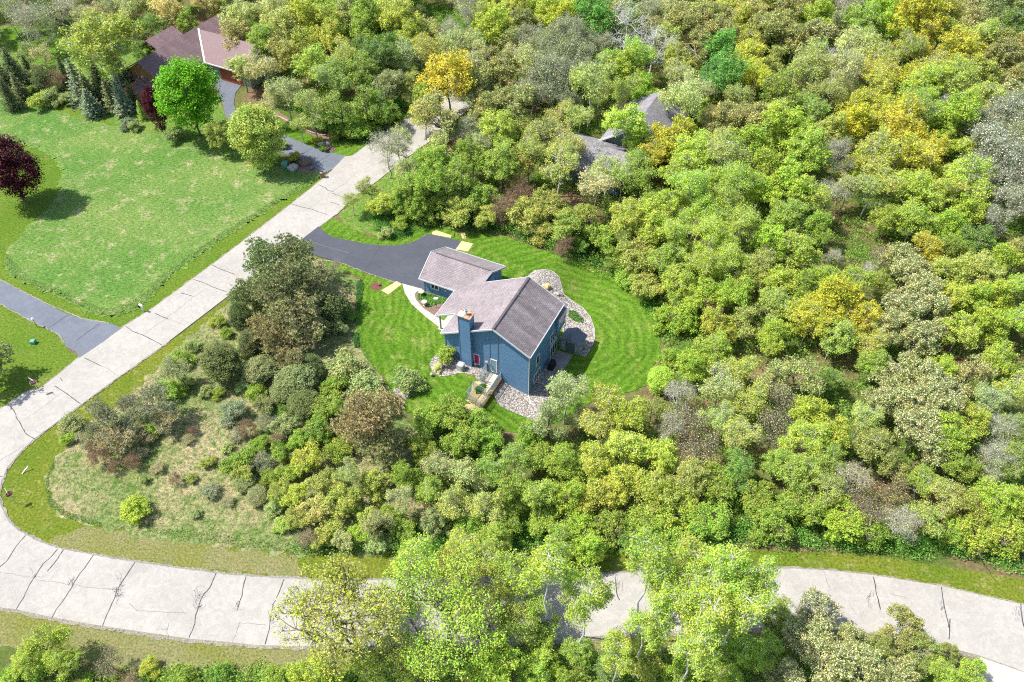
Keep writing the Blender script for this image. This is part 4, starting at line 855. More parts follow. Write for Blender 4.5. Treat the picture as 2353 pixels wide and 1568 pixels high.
PROTO = {   # kind: (nominal radius, crown centre height, variants)
    'D': (4, 6.8, [make_tree("broadleaf", 10 + i, h=11, zc=6.8, hz=4.1, nc=175, cr=.52, lp=52, ls=.135, lobes=.75, surf=.55, tr=.16, twigs=5, bark='bark_grey' if i % 2 else 'bark') for i in range(6)]),
    'E': (4, 3.4, [make_tree("edge_tree", 20 + i, h=6, zc=3.4, hz=3.5, nc=180, cr=.52, lp=55, ls=.14, lobes=.6, surf=.5, forks=2, clear=.1, twigs=6) for i in range(3)]),
    'Q': (3, 17, [make_tree("tall_aspen", 160 + i, h=22, r=3, zc=17, hz=4.8, nc=85, cr=.62, lp=70, ls=.115, bark="bark_white", tr=.2, twigs=7, lobes=.8, surf=.6, nlimb=14, clear=.55) for i in range(3)]),
    'L': (4, 7.0, [make_tree("lacy_tree", 30 + i, h=11, zc=7.0, hz=4.0, nc=130, cr=.58, lp=36, ls=.13, twigs=7, lobes=.6, surf=.6, tr=.2, nlimb=12, bark="bark_grey" if i != 1 else "bark") for i in range(4)]),
    'C': (4, 6.4, [make_tree("blossom_tree", 50 + i, nc=150, cr=.5, lp=85, ls=.125, leafm="leaf_blossom", lobes=.6, flat=.9, twigs=5, bark="bark_grey", surf=.5) for i in range(4)]),
    'B': (4, 6.4, [make_tree("bare_tree", 70 + i, nc=70, cr=1.0, lp=24, ls=.10, twigs=18, tw=.016, bark=["bark_grey", "bark_grey", "bark"][i], lobes=.5, nlimb=14, surf=.6) for i in range(3)]),
    'K': (4, 6.8, [make_tree("pale_bare_tree", 80 + i, nc=46, cr=1.1, lp=12, ls=.08, twigs=9, tw=.03, bark="bark_white", lobes=.6, nlimb=16, surf=.7, tr=.24) for i in range(2)]),
    'R': (4, 5.0, [make_tree("red_twig_bush", 85 + i, h=8, zc=4.6, nc=70, cr=1.0, lp=30, ls=.09, twigs=24, tw=.022, bark="bark_red", lobes=.4, nlimb=14, forks=3, surf=.6) for i in range(2)]),
    'W': (4, 6.6, [make_tree("silver_tree", 90 + i, nc=120, cr=.7, lp=75, ls=.095, leafm="leaf_silver", bark="bark_grey", twigs=12, tw=.018, lobes=.5, flat=1, surf=.5) for i in range(3)]),
    'M': (4, 6.0, [make_tree("dense_maple", 100 + i, h=11, zc=6.2, hz=5.3, nc=210, cr=.75, lp=95, ls=.15, leafm="leaf_dense", lobes=.25, surf=.3, twigs=0) for i in range(2)]),
    'P': (4, 6.2, [make_tree("pine", 110 + i, h=11, zc=6.2, hz=4.3, nc=95, cr=.85, lp=168, ls=.17, leafm="needle", lobes=.7, surf=.42, twigs=4, tw=.03, flat=.55, tr=.22, nlimb=14, tstyle="tuft", clear=.2) for i in range(3)]),
    'T': (4, 6.2, [make_tree("thin_pine", 115 + i, h=10, zc=6.0, hz=3.8, nc=95, cr=.8, lp=140, ls=.15, leafm="needle", lobes=.8, surf=.6, twigs=8, tw=.03, flat=.6, tr=.2, nlimb=14, bark="bark_grey", tstyle="tuft") for i in range(2)]),
    'S': (3.0, 4.2, [make_spruce("spruce", 120 + i, h=8.6, r=3.0, gap=.5, nb=13, dens=34, ls=.15) for i in range(3)] + [make_spruce("spruce", 125, h=8.4, r=2.5, gap=.8, nb=9, dens=40, irr=.1)]),
    'A': (4, 10.5, [make_tree("aspen", 130 + i, h=15, r=4, zc=10.4, hz=4.3, nc=85, cr=.8, lp=80, ls=.13, bark="bark_white", tr=.2, twigs=6, lobes=.75, surf=.55, nlimb=10, clear=.5) for i in range(3)]),
    'U': (2.2, 1.5, [make_tree("shrub", 140 + i, h=3, r=2.2, zc=1.4, hz=1.5, nc=75, cr=.42, lp=90, ls=.10, tr=.07, forks=4, lobes=.35, surf=.4, twigs=3, clear=.1) for i in range(3)]),
    'J': (7, 10.5, [make_tree("old_tree", 150 + i, h=16, r=7, zc=10.5, hz=4.2, nc=210, cr=.8, lp=52, ls=.12, tr=.36, twigs=9, tw=.022, lobes=.85, surf=.65, nlimb=26, forks=3, clear=.16, flat=.6) for i in range(2)]),
}
CL = {'Y': (.50, .56, .07), 'y': (.43, .54, .10), 'l': (.36, .52, .08), 'g': (.29, .44, .08), 'd': (.19, .33, .07), 'e': (.16, .40, .09), 'm': (.15, .40, .02),
      'p': (.45, .53, .22), 's': (.36, .46, .21), 'o': (.53, .53, .21), 't': (.39, .49, .13), 'c': (.80, .79, .46), 'k': (.50, .54, .32), 'w': (.78, .79, .72), 'r': (.40, .30, .17), 'v': (.08, .015, .03),
      'n': (.25, .31, .15), 'N': (.36, .36, .18), 'b': (.25, .34, .24), 'j': (.14, .20, .08), 'G': (.42, .50, .13)}
WORDS = {'Y': 'golden yellow', 'y': 'yellow green', 'l': 'lime green', 'g': 'fresh green', 'd': 'dark green', 'e': 'emerald green', 'm': 'vivid green', 'p': 'pale green', 's': 'grey green', 'o': 'olive tan',
         't': 'olive green', 'c': 'cream', 'k': 'grey', 'w': 'silvery', 'r': 'reddish brown', 'v': 'dark purple', 'n': 'dark needled', 'N': 'brownish needled', 'b': 'blue green', 'j': 'blackish green', 'G': 'golden green'}
KINDS = {'E': ('bushy_tree', 'low bushy tree', 'tree'), 'Q': ('tall_aspen', 'tall slender aspen', 'tree'), 'D': ('leafy_tree', 'leafy tree', 'tree'), 'L': ('sparse_tree', 'sparsely leafed tree', 'tree'), 'C': ('blossoming_tree', 'blossoming tree', 'tree'), 'B': ('bare_tree', 'twiggy nearly bare tree', 'tree'),
         'K': ('bare_tree', 'white limbed bare tree', 'tree'), 'R': ('twiggy_bush', 'twiggy bush', 'bush'), 'W': ('silvery_tree', 'fine leafed tree', 'tree'), 'M': ('maple_tree', 'dense oval tree', 'tree'), 'P': ('pine_tree', 'bushy pine', 'tree'),
         'T': ('pine_tree', 'thin scraggly pine', 'tree'), 'S': ('spruce_tree', 'conical spruce', 'tree'), 'A': ('aspen_tree', 'white trunked aspen', 'tree'), 'U': ('shrub', 'rounded shrub', 'shrub'), 'J': ('spreading_tree', 'wide spreading tree', 'tree')}
LAWNW = [G(*q)[:2] for q in LAWN]
TREES = []      # records: kind, colour, world position, radius, survey position
rt_ = random.Random(11)
def tree(px, py, rv, kind, col, fz=1.0, label=None, sxy=None, hmul=1.0):
    r0, zc, var = PROTO[kind]; p = G(px, py)
    for _ in range(4):
        s = rv * depth(p) / FV / r0; h = hgt(p[0], p[1]); sz = s * fz; p = at(px, py, h + zc * sz)
    if kind in 'DLB' and inside(p[:2], LAWNW): kind = 'E'; return tree(px, py, rv, 'E', col, .8, label)
    p = (p[0], p[1], hgt(p[0], p[1]))
    return plant(p, s, sz, kind, col, label, px, py)
def plant(p, s, sz, kind, col, label, px, py):
    TREES.append([kind, col, p, s * PROTO[kind][0], label, px, py, s, sz]); return TREES[-1]
def rows(txt):
    for ln in txt.strip().splitlines():
        ln, _, lab = ln.partition('#'); q = ln.split()
        if not q: continue
        tree(float(q[0]), float(q[1]), float(q[2]), q[3][0], q[3][1], float(q[4]) if len(q) > 4 else 1.0, lab.strip() or None)
rows("""
15 25 34 Dd
70 50 48 Bk
150 25 42 Bk
205 45 40 Lp
110 70 32 Ls
237 92 84 Dy # huge lime yellow round-crowned tree left of the maroon-roofed house
300 25 38 Lp
350 62 34 Dd
385 22 45 Do
430 55 34 Dg
480 15 40 Do
530 5 40 Dt
330 120 30 Dd
265 20 35 Ls
5 175 34 Sj
28 158 44 Sj 0.8580000000000001
62 155 28 Sj 0.792
95 180 26 Pn
90 230 26 Ut
60 215 20 Ug
122 185 26 Rr
120 225 26 Us
150 225 20 Us
175 185 48 Sb 0.8910000000000001
222 180 39 Sj 0.99
205 235 34 Sb 0.7260000000000001
270 160 44 Sb 0.9239999999999999
275 222 41 Sb 0.7260000000000001
322 252 18 Sg 1.0 # banded green spruce between the blue spruces and the purple tree
290 285 18 Ub
310 290 16 Us
355 250 24 Mv 1.9 # narrow dark purple columnar tree left of the bright maple
432 222 68 Mm 1.0 # vivid green oval maple in front of the maroon-roofed house
398 308 24 Us
500 315 30 Dt
522 300 22 Dt
588 312 62 Mt .95 # olive green oval tree where the upper driveway meets the meadow
22 392 62 Mv 1.0 # big dark purple tree cut off by the left edge
345 140 20 Bk
535 85 42 Dp
560 40 50 Dp
600 95 45 Dg
555 160 34 Dp
605 165 45 Lp
640 60 52 Dp
700 45 55 Dy
660 130 45 Dt
655 210 48 Lp
720 150 50 Dt
765 95 50 Dy
760 185 50 Lg
715 250 45 Lt
780 245 45 Lt
620 235 35 Lp
690 290 26 Lt
830 80 45 Dg
815 25 48 Ds
880 30 45 Dg
913 38 52 Dy
950 75 30 Dy
968 45 18 Mj 1.4
870 130 48 Dd
925 130 40 Ls
968 125 32 Bk
830 170 48 Dg
840 235 42 Lg
895 190 40 Ds
880 245 36 Dd
790 300 30 Ug
830 298 32 Ug
866 280 32 Ug
898 255 28 Ug
760 285 28 Ud
735 285 20 Us
813 270 30 Ug
845 265 30 Ud
730 322 13 UY # small golden bush in the mulch above the upper driveway
742 342 10 Ud
675 360 15 UY # golden topped dark bush at the mouth of the upper driveway
690 372 10 Uj
648 330 16 Us
1030 172 72 DY 1.0 # brilliant yellow tree leaning over the far bend of the road
985 215 42 Dg
975 260 38 DY
940 195 32 Dt
1105 205 55 Co
1155 160 55 Co
1080 110 40 Lp
1040 80 38 Bk
1138 60 52 Dy
1180 18 42 Dy
1185 95 40 Lp
1125 255 50 Co
1180 240 50 Cp
1075 300 38 Wk
888 345 48 Bk # leafless multi-stemmed young tree arching over the pale road
915 330 40 Lp
935 395 34 Lp
1005 335 46 Lp
1145 300 48 Dy
1085 355 45 Dg
1000 375 45 Dg
940 430 40 Dg
1150 370 50 Dg
1055 410 48 Dg
1110 330 35 Ls
1262 28 46 Dy
1298 42 46 DY
1210 50 40 Cp
1225 95 42 Wk
1310 65 40 Wk
1370 55 52 De
1420 12 40 Dg
1340 10 38 Dg
1270 175 62 Wk
1225 215 46 Wk
1320 165 48 Wk
1300 230 40 Wk
1190 140 38 Lp
1441 62 62 Kw # left of the two white limbed bare trees at the top
1505 95 55 Kw # right of the two white limbed bare trees at the top
1441 155 52 Dl
1390 150 42 Dg
1380 205 40 Lt
1480 205 38 Dl
1590 50 55 Co
1645 55 50 Co
1600 110 50 Co
1560 140 42 Dt
1656 112 50 De
1640 165 40 De
1560 175 38 Lp
1605 215 42 Lp
1545 205 32 Ls
1712 100 42 Dy
1735 172 48 DY
1720 28 48 Do
1680 20 44 Dy
1700 225 42 Lt
1250 300 48 Lt
1190 300 40 Lt
1330 275 40 Lt
1215 350 48 Ly
1290 260 40 Lt
1425 290 32 Ll
1560 320 62 DY .8
1500 350 48 DY .9
1590 240 38 Dl
1600 350 50 Dy
1662 278 52 Co
1700 262 42 Co
1650 345 48 Dt
1720 335 60 Dl
1755 390 58 Dl
1650 420 52 Dl
1395 400 46 Lp
1800 60 45 Co
1855 20 42 Co
1877 38 48 Dl
1925 45 40 Ls
1950 25 42 Bk
1985 55 48 Dg
2050 60 44 Dl
2115 42 66 DY
2090 88 40 DY
2165 70 46 Dl
2225 40 50 Lp
2280 30 45 Ls
2320 55 48 Dd
2345 95 40 Pd
2290 85 46 Ct
1830 92 50 Co
1885 75 46 Cc
1870 120 46 Lp
1960 112 50 Lp
1925 150 46 Kp
2020 140 46 Lt
2205 130 56 DY
2150 150 40 Lt
2298 128 52 Co
2345 185 46 Co
2255 175 44 Dt
2122 198 60 Dl
1977 240 48 DY
1960 280 46 DY
2078 288 66 DY
2090 360 62 DY
2030 330 40 Dt
1850 180 52 Lt
1905 215 46 Lt
1865 250 48 Lg
1795 200 44 Lt
1790 140 40 Lt
1800 300 60 Dl
1850 345 58 Dl
1910 300 44 Dt
1925 360 42 Bk
2195 255 50 Ww
2240 290 42 Ww
2300 270 62 Ww
2345 220 50 Cc
2290 340 66 Ww
2340 380 66 Ww
2260 400 50 Ww
2335 460 52 Ww
2290 500 40 Ww
2220 345 42 Dl
2165 330 42 Dl
2200 400 42 Dy
2250 225 36 Cc
610 600 48 Pn # topmost pine of the big clump between road and house driveway
680 595 52 Pn # pine of the big clump nearest the house driveway
575 680 42 Pn
648 668 64 Pn # broad pine in the middle of the big clump by the road
720 660 52 Pn
690 730 56 PN
620 760 46 PN
555 735 28 Mj 1.5
580 790 30 Mj 1.1
765 705 36 Mj .7
735 745 34 Us
790 715 28 Ud
775 755 22 Us
650 800 36 PN
499 738 20 Ug
520 765 16 Ug
507 835 46 Mj .75 # round blackish green juniper beside the road verge
400 848 36 Ls
420 825 26 Ug
395 895 30 Ug
440 795 20 Us
808 462 24 Lt # slender young tree alone on the verge above the house driveway
880 475 36 Ey
850 430 30 Lt
925 470 38 Eg
962 480 40 Eg
985 425 48 Dg
915 515 22 Ug
885 535 18 Us
1010 470 40 Eg
1055 485 44 Et
1100 460 46 Eg
1120 500 34 Et
1163 478 40 Rr
1190 440 34 Rr
1190 385 40 Dt
1215 500 44 Et
1262 478 46 Et
1240 535 30 Ut
1300 520 44 Et
1295 560 26 Rr
1340 500 42 Et
1330 560 26 Ud
1370 430 46 Lk
1430 410 50 Lg
1490 430 52 Lg
1470 380 40 Lg
1380 548 44 Eg
1410 590 36 Eg
1445 500 52 Dy
1505 520 52 Dy
1475 595 56 EG
1440 640 28 Ug
1485 660 40 Et
1540 590 50 Dl
1530 470 50 Dl
1590 430 54 Al
1610 490 46 Al
1660 470 46 Al
1700 420 50 Al
1560 540 42 Al
1640 545 48 Al
1700 520 46 Al
1750 450 50 Dl
1620 610 46 Al
1680 600 42 Al
1560 660 48 Dl
1620 680 48 Dl
1530 730 36 El
1575 735 44 El
1680 680 48 Dl
1650 745 46 Dy
1720 640 42 Dt
1810 420 56 Dl
1860 450 52 Dl
1810 500 52 Dg
1880 520 42 Dg
1770 560 48 Dl
1835 575 50 Dl
1800 640 46 Dy
1745 600 42 Lt
1905 450 40 Bk
1950 430 42 Lp
2000 440 46 Lt
2040 430 50 Ly
2100 440 58 Dl
2160 450 54 Dy
2100 510 50 Dl
2045 500 44 Dg
2180 520 48 Dl
2220 480 50 Dl
2245 560 46 Dd
2190 580 44 Dg
1915 590 22 Bk
2030 590 34 Bk
2000 620 22 Kw
2065 590 46 Cc
2100 640 54 Cc
2140 690 54 Cc
2080 700 50 Cc
2050 750 46 Cc
2110 770 50 Cc
2150 740 40 Cc
2135 575 44 DY
2180 630 52 Dy
2195 690 48 Dy
2250 620 48 Dt
2300 600 46 Dl
2345 580 44 Co
2235 690 48 Dl
2290 680 50 Dl
2345 660 46 Dg
2210 760 48 Dy
2270 750 48 Dl
2335 740 48 Dl
1900 640 44 Dl
1960 650 44 Dl
1915 690 66 DY
1975 725 50 DY
1865 730 54 DY
1920 770 48 Dt
1850 660 42 Dg
1780 700 46 Dt
1780 770 44 Dl
1720 740 44 Lt
1998 790 44 Ly
2020 650 34 Dg
1301 905 56 Ls 1.15
1262 965 50 Ls 1.05
1330 960 36 Ls
1225 1000 44 Eg
1250 1055 48 Eg
1300 1060 44 Dg
1400 925 54 Ly
1440 960 50 Dy
1375 985 52 Ly
1440 1030 56 Dy
1370 1060 50 Dy
1500 940 38 Lt
1519 872 32 Ml .8 # small dense lime shrub-like tree at the near end of the mown lawn
1560 905 40 Bk
1580 965 52 Bk
1540 985 40 Bk
1610 1030 48 Bk
1590 840 42 Dl
1545 820 28 Ug
1640 810 50 Dl
1655 890 52 Lp
1700 850 48 Ly
1720 920 50 Ly
1650 970 48 Lt
1700 1000 50 Lt
1520 1050 46 Dy
1580 1095 48 Dt
1500 1130 56 Dy
1430 1110 54 Dy
1370 1140 50 Dy
1310 1140 50 Dl
1560 1180 56 Ey
1640 1120 52 Eg
1620 1200 52 Eg
1700 1080 46 Dd
1740 1150 50 Eg
1480 1200 54 Eg
1400 1205 50 Eg
1330 1210 50 El
1240 1140 50 Dg
1250 1200 46 Eg
1780 870 50 Lp
1835 860 56 Lp
1800 930 48 Bk
1860 940 48 Dl
1905 870 36 Dd
1850 1010 52 Dl
1780 990 46 Bk
1905 1000 46 Dl
1840 1080 54 Dg
1910 1060 46 Dg
1790 1060 42 Dg
1770 1200 52 Eg
1840 1160 54 Eg
1900 1130 46 Lt
1960 1100 46 Bo
1930 1200 52 El
1990 1170 46 Bk
2050 1130 44 Bo
2005 1220 44 Eg
2070 1200 46 Bk
2060 850 54 Cc
2115 870 56 Cc
2010 840 40 Dg
2165 850 46 Dl
2040 910 50 Cc
2110 930 60 Cc
2165 915 56 Cc
2190 965 46 Cc
2110 985 56 Cc
2150 1020 50 Cc
2005 1020 54 Ct
2040 1060 46 Ct
1985 960 42 Lt
2175 1010 54 Dl
2230 960 48 Dy
2210 1070 44 Dg
2230 860 52 Lp
2295 830 48 Dl
2270 920 46 Ls
2330 900 48 Ly
2300 990 46 Bk
2345 980 46 Dg
2280 1060 46 Bk
2340 1060 48 Lg
2120 1110 46 Dg
2170 1150 50 Lt
2120 1190 46 Lt
2230 1160 50 Ly
2290 1150 52 Dl
2250 1230 50 Ey
2320 1230 56 Ey
2345 1150 46 Dy
2190 1225 42 Eg
793 842 48 Us
838 890 44 Us
880 925 36 Us
770 880 34 Ug
683 875 46 Mn .6
715 845 30 Mj .8
655 900 34 Mn .6
700 930 40 Mj .6
650 945 26 Ud
935 870 37 Us # rounded grey green bush alone on the lawn by the dog run
1023 812 28 Ug # round bush at the foot of the chimney
1008 846 13 Uc # low whitish shrub below the chimney bush
838 965 74 PN .95 # big brownish pine in the shrubs below the lawn bush
880 1030 50 PN .9
750 940 42 Eg
735 990 42 Eg
780 1030 36 Ug
985 975 46 Eg
1040 955 46 Eg
1095 975 44 Eg
1125 1010 42 Eg
1060 1020 50 Eg
965 1030 42 Eg
1010 1070 46 Lp
1070 1090 50 Lp
1130 1075 46 Lg
1185 1060 44 Lg
1180 1130 46 Dg
985 1130 42 Dg
1050 1160 50 Lt
1120 1170 46 Lt
1000 1200 42 Es
1080 1220 46 Eg
1160 1210 46 Eg
930 1090 36 Dg
920 1150 36 Lp
860 1110 40 Et
800 1090 36 Lt
745 1115 42 Et
790 1160 42 Et
700 1060 40 Ey
650 1040 28 Ug
668 1085 30 Ug
548 1058 38 Ug
600 1060 30 Tn .6
615 1100 26 Ug
560 1110 26 Mn .5
725 1180 36 Eo
710 1235 30 Rk
760 1225 32 Ut
870 1195 38 Ls
870 1245 30 Us
820 1235 28 Ug
930 1220 36 Eg
930 1260 24 Ud
532 948 32 Ub
570 985 24 Rr
545 1000 20 Tn .5
612 970 24 Tn .6
235 965 44 Tn 1.1 # scraggly pine nearest the road bend among the dry grass
265 1010 44 TN .8
348 925 46 Tn 1.0
380 960 34 TN .8
165 975 30 Us
160 1005 18 Ug
350 995 24 Ug
300 1060 22 Rr
360 1075 18 TN .5
230 1050 26 Rr
430 1010 14 TN .6
310 1172 36 Ul # bright round shrub casting a shadow near the bottom road
478 1125 26 Tn .55
520 1150 16 TN .5
600 1020 20 Ug
770 612 15 Br
440 990 14 Rr
100 1480 52 Ll
60 1520 42 Dl
140 1520 40 Dl
20 1560 30 Ug
250 1520 34 Bk # thin bare sapling below the road at lower left
345 1535 24 Uy
420 1550 30 Ug
500 1545 28 Ud
300 1570 26 Rk
180 1580 34 Ug
790 1405 150 Jy # wide spreading tree with dark limbs over the lower road, left one
1010 1420 145 Jl # wide spreading tree with dark limbs over the lower road, right one
900 1510 84 Jl
1060 1320 80 Jy
720 1555 60 Dl
640 1560 36 Ug
1130 1530 70 Dl
1190 1440 60 Ll
1262 1310 66 Ql 1.0 # aspen over the lower road with its trunk base on the far grey verge
1349 1380 58 Ql 1.0 # small crowned aspen whose white trunk reaches the bottom edge
1230 1540 50 Dl
1290 1560 40 Dg
1400 1545 46 Ld
1500 1285 62 Ql 1.0
1590 1300 54 Ql 1.0
1670 1310 62 Ql 1.0
1560 1390 58 Ql 1.0
1490 1440 56 Ql 1.0
1630 1420 62 Ql 1.0
1710 1400 60 Ql 1.0
1700 1490 60 Dl
1600 1500 60 Ql 1.0
1480 1520 54 Dl
1560 1560 50 Dl
1660 1560 52 Dl
1790 1420 44 Dg
1760 1500 50 Dg
1885 1400 52 Cw
1850 1470 56 Cc
1800 1545 46 Cc
1900 1520 64 Cc
1980 1540 60 Cc
1960 1470 44 Cc
2075 1440 50 Co
2030 1500 42 Ct
2125 1500 44 Ct
2060 1555 50 Cc
2170 1550 42 Dl
2235 1545 36 Dl
2180 1500 26 Ct
-55 815 60 Pn
2150 700 30 Dg
1120 1390 84 Jy
1190 1320 70 Ll
1110 1290 60 Ll
960 1300 66 Ll
1240 1420 56 Lg
1060 1260 48 Ly
1140 1240 44 Dg
1290 1250 48 Dg
1350 1260 44 Dl
1450 1240 40 Ed
1540 1240 44 Eg
1420 1500 44 Ql
1530 1350 50 Ql
1600 1360 54 Ql
1740 1340 50 Ql
1690 1360 50 Ql
1250 1490 40 Ll
1330 1500 40 Dg
600 850 36 Mn .6
590 900 26 Ug
560 890 20 Us
470 900 18 Us
610 935 30 En
500 905 16 Ug
655 985 30 Es
690 1010 30 Eg
640 1010 22 Rr
585 1030 20 Ug
520 1030 16 Us
480 1060 18 Ut
560 1090 30 Et
640 1130 30 Et
680 1140 34 Ey
590 1140 24 Mn .5
630 1165 22 Us
690 1190 30 Et
650 1210 24 Ut
450 1180 14 Us
400 1100 16 Rr
440 1100 14 Ut
330 1100 14 Us
740 1240 30 Et
790 1245 30 Es
850 1200 34 Et
900 1190 34 Eg
670 820 34 PN
600 830 20 Ug
560 800 24 Us
420 880 22 Us
300 930 28 Tn
330 1000 24 TN .7
200 1010 26 TN .7
290 975 34 Tn .9
225 1020 22 Rr
260 1070 18 Rr
320 1040 20 TN .5
820 960 34 Pn
870 990 34 PN
60 120 26 Ls
100 130 28 Lp
145 165 26 Sj 1.0
200 205 32 Sn 1.0
248 215 30 Sn 1.0
300 215 24 Sn 1.0
15 215 30 Sj 1.0
40 200 26 Sn
85 165 24 Dt
1375 355 34 Kk
1440 285 28 Dl
""")

# fill the wood between the surveyed trees
WOOD = [[(760, -20), (1500, -60), (2420, -60), (2420, 1255), (2200, 1240), (1760, 1215), (1300, 1215), (1000, 1200), (960, 1080), (1010, 960), (1120, 985), (1200, 1010), (1330, 960), (1440, 930), (1500, 870), (1545, 800), (1530, 740), (1480, 670), (1390, 600), (1290, 575), (1180, 540), (1090, 500), (960, 490), (900, 430), (930, 380), (1010, 320), (1090, 250), (1000, 225), (930, 280), (870, 310), (780, 300), (700, 270), (620, 230), (590, 180), (560, 110), (600, 30)],
        [(-60, -60), (600, -60), (560, 60), (480, 60), (430, 40), (330, 110), (150, 110), (-60, 110)], [(-60, 140), (120, 160), (130, 230), (-60, 235)]]
WW = [[at(x, y, .3)[:2] for x, y in W_] for W_ in WOOD]
far = [(-190, 150), (190, 150), (190, 215), (-190, 215)]
def near_label(cx, cy):
    best = sorted(TREES[:NHAND], key=lambda t: (t[5] - cx) ** 2 + (t[6] - cy) ** 2)[:3]; return rt_.choice(best)
NHAND = len(TREES); clear = [(G(1350, 375)[:2], 5), (G(1395, 345)[:2], 5), (G(1510, 290)[:2], 5), (G(1530, 260)[:2], 5), (G(1975, 548)[:2], 4.0), (G(1320, 350)[:2], 6), (G(1490, 255)[:2], 5.5), (G(1560, 235)[:2], 2.5), (G(1020, 60)[:2], 6), (G(1075, 30)[:2], 5), (G(500, 100)[:2], 12), (G(560, 130)[:2], 8)]
pts = []
for W_, step in ((WW[0], 4.9), (WW[1], 5.5), (WW[2], 5.5), (far, 8.5)):
    x0, x1 = min(p[0] for p in W_), max(p[0] for p in W_); y0, y1 = min(p[1] for p in W_), max(p[1] for p in W_)
    for _ in range(int((x1 - x0) * (y1 - y0) / step ** 2 * 9)):
        q = (rt_.uniform(x0, x1), rt_.uniform(y0, y1))
        if W_ is far and (abs(q[0]) > q[1] * .72 + 6 or q[1] < 166): continue
        if not inside(q, W_): continue
        if any((q[0] - c[0][0]) ** 2 + (q[1] - c[0][1]) ** 2 < c[1] ** 2 for c in clear): continue
        if any((q[0] - t[2][0]) ** 2 + (q[1] - t[2][1]) ** 2 < max(step * .85, t[3] * 1.02) ** 2 for t in TREES): continue
        z = 6.5; cx, cy = proj((q[0], q[1], z))
        if not (-90 < cx < 2443 and -110 < cy < 1640): continue
        nt_ = near_label(cx, cy); k = nt_[0]
        if k in 'MPSUJTKARQE': k = rt_.choice('DLLBE')
        elif k == 'D' and rt_.random() < .55: k = rt_.choice('LLE')
        c = nt_[1] if nt_[1] in 'Yylgepodct' else rt_.choice('ylgp')
        if c == 'c' and k != 'C': c = 'p'
        s = rt_.uniform(.72, 1.05); plant((q[0], q[1], hgt(*q)), s, s * rt_.uniform(.95, 1.2), k, c, None, cx, cy)

# ------------------------------------------------------------ labels for the trees
ZONES = [("top edge left of centre", 820, 20), ("wood behind silvery top trees", 1330, 60), ("upper right quarter centre", 1900, 120), ("right part of top edge", 2130, 20), ("wood left of right silvery trees", 2110, 340), ("top edge past white limbed trees", 1600, 30), ("top left corner", 60, 40), ("maroon-roofed house", 400, 60), ("spruce row", 180, 170), ("upper driveway", 640, 200), ("wood above upper driveway", 760, 120), ("small far lawn at top", 960, 60),
         ("far bend of the road", 1060, 200), ("middle of top edge", 1250, 40), ("two white limbed trees", 1470, 70), ("silvery trees at top centre", 1260, 190), ("top edge right of centre", 1720, 50), ("upper right top edge", 2000, 40), ("top right corner", 2270, 60),
         ("tall grey roof", 1530, 220), ("low grey roof", 1320, 330), ("road by upper driveway", 960, 360), ("house driveway", 1010, 450), ("far side of mown lawn", 1290, 500), ("wood beyond low grey roof", 1560, 400), ("wood beyond tall grey roof", 1760, 260),
         ("upper right wood", 2000, 220), ("silvery trees at right edge", 2260, 300), ("reddish clearing", 1960, 520), ("wood before reddish clearing", 1700, 560), ("right end of mown lawn", 1600, 720), ("cream trees at right", 2120, 660), ("right edge at mid height", 2310, 640),
         ("centre of right wood", 1850, 760), ("big cream trees lower right", 2100, 900), ("right edge below mid height", 2300, 950), ("wood below the lawn end", 1600, 960), ("house gravel corner", 1290, 960), ("lower right wood", 1850, 1060), ("lower road verge at right", 2100, 1190),
         ("wood above lower road centre", 1450, 1160), ("wood above lower road", 1150, 1120), ("dog run", 1050, 980), ("lawn bush", 830, 880), ("dry grass slope", 640, 1080), ("dry grass near road junction", 300, 1040), ("big pines by the road", 600, 720), ("lower road left end", 150, 1500), ("foreground left of centre", 800, 1450), ("foreground centre", 1250, 1450),
         ("foreground right of centre", 1600, 1430), ("bottom right corner", 2000, 1480), ("meadow", 300, 300), ("mown patch at left edge", 20, 395)]
def zone(t):
    return min(ZONES, key=lambda z: (z[1] - t[5]) ** 2 + (z[2] - t[6]) ** 2)[0]
vis = [t for t in TREES]
grp = {}
for t in vis:
    if not t[4]: grp.setdefault((t[0] if t[0] != 'K' else 'K', t[1], zone(t)), []).append(t)
ORD = ["leftmost", "second from left", "third from left", "fourth from left", "fifth from left", "sixth from left", "seventh from left", "eighth from left", "ninth from left", "tenth from left", "eleventh from left", "twelfth from left", "thirteenth from left", "fourteenth from left", "fifteenth from left", "sixteenth from left"]
for (k, c, z), L in grp.items():
    base = WORDS[c] + " " + KINDS[k][1]; L.sort(key=lambda t: t[5]); n = len(L)
    for i, t in enumerate(L):
        if n == 1: t[4] = base + " near the " + z
        elif n == 2: t[4] = ("left" if i == 0 else "right") + " of two, " + base + " near the " + z
        else: t[4] = ORD[min(i, 15)] if i < n - 1 or n > 16 else "rightmost"; t[4] = t[4] + " " + base + " near the " + z
GR = {'E': 'low bushy trees at the wood edge', 'Q': 'tall aspens beside the lower road', 'D': 'leafy trees of the wood', 'L': 'sparsely leafed trees', 'C': 'blossoming trees', 'B': 'bare twiggy trees', 'K': 'white limbed bare trees', 'R': 'reddish twiggy bushes', 'W': 'silvery trees', 'M': 'dense oval trees', 'P': 'pines', 'T': 'thin pines', 'S': 'spruces by the meadow', 'A': 'aspens', 'U': 'rounded shrubs', 'J': 'wide spreading trees by the lower road'}
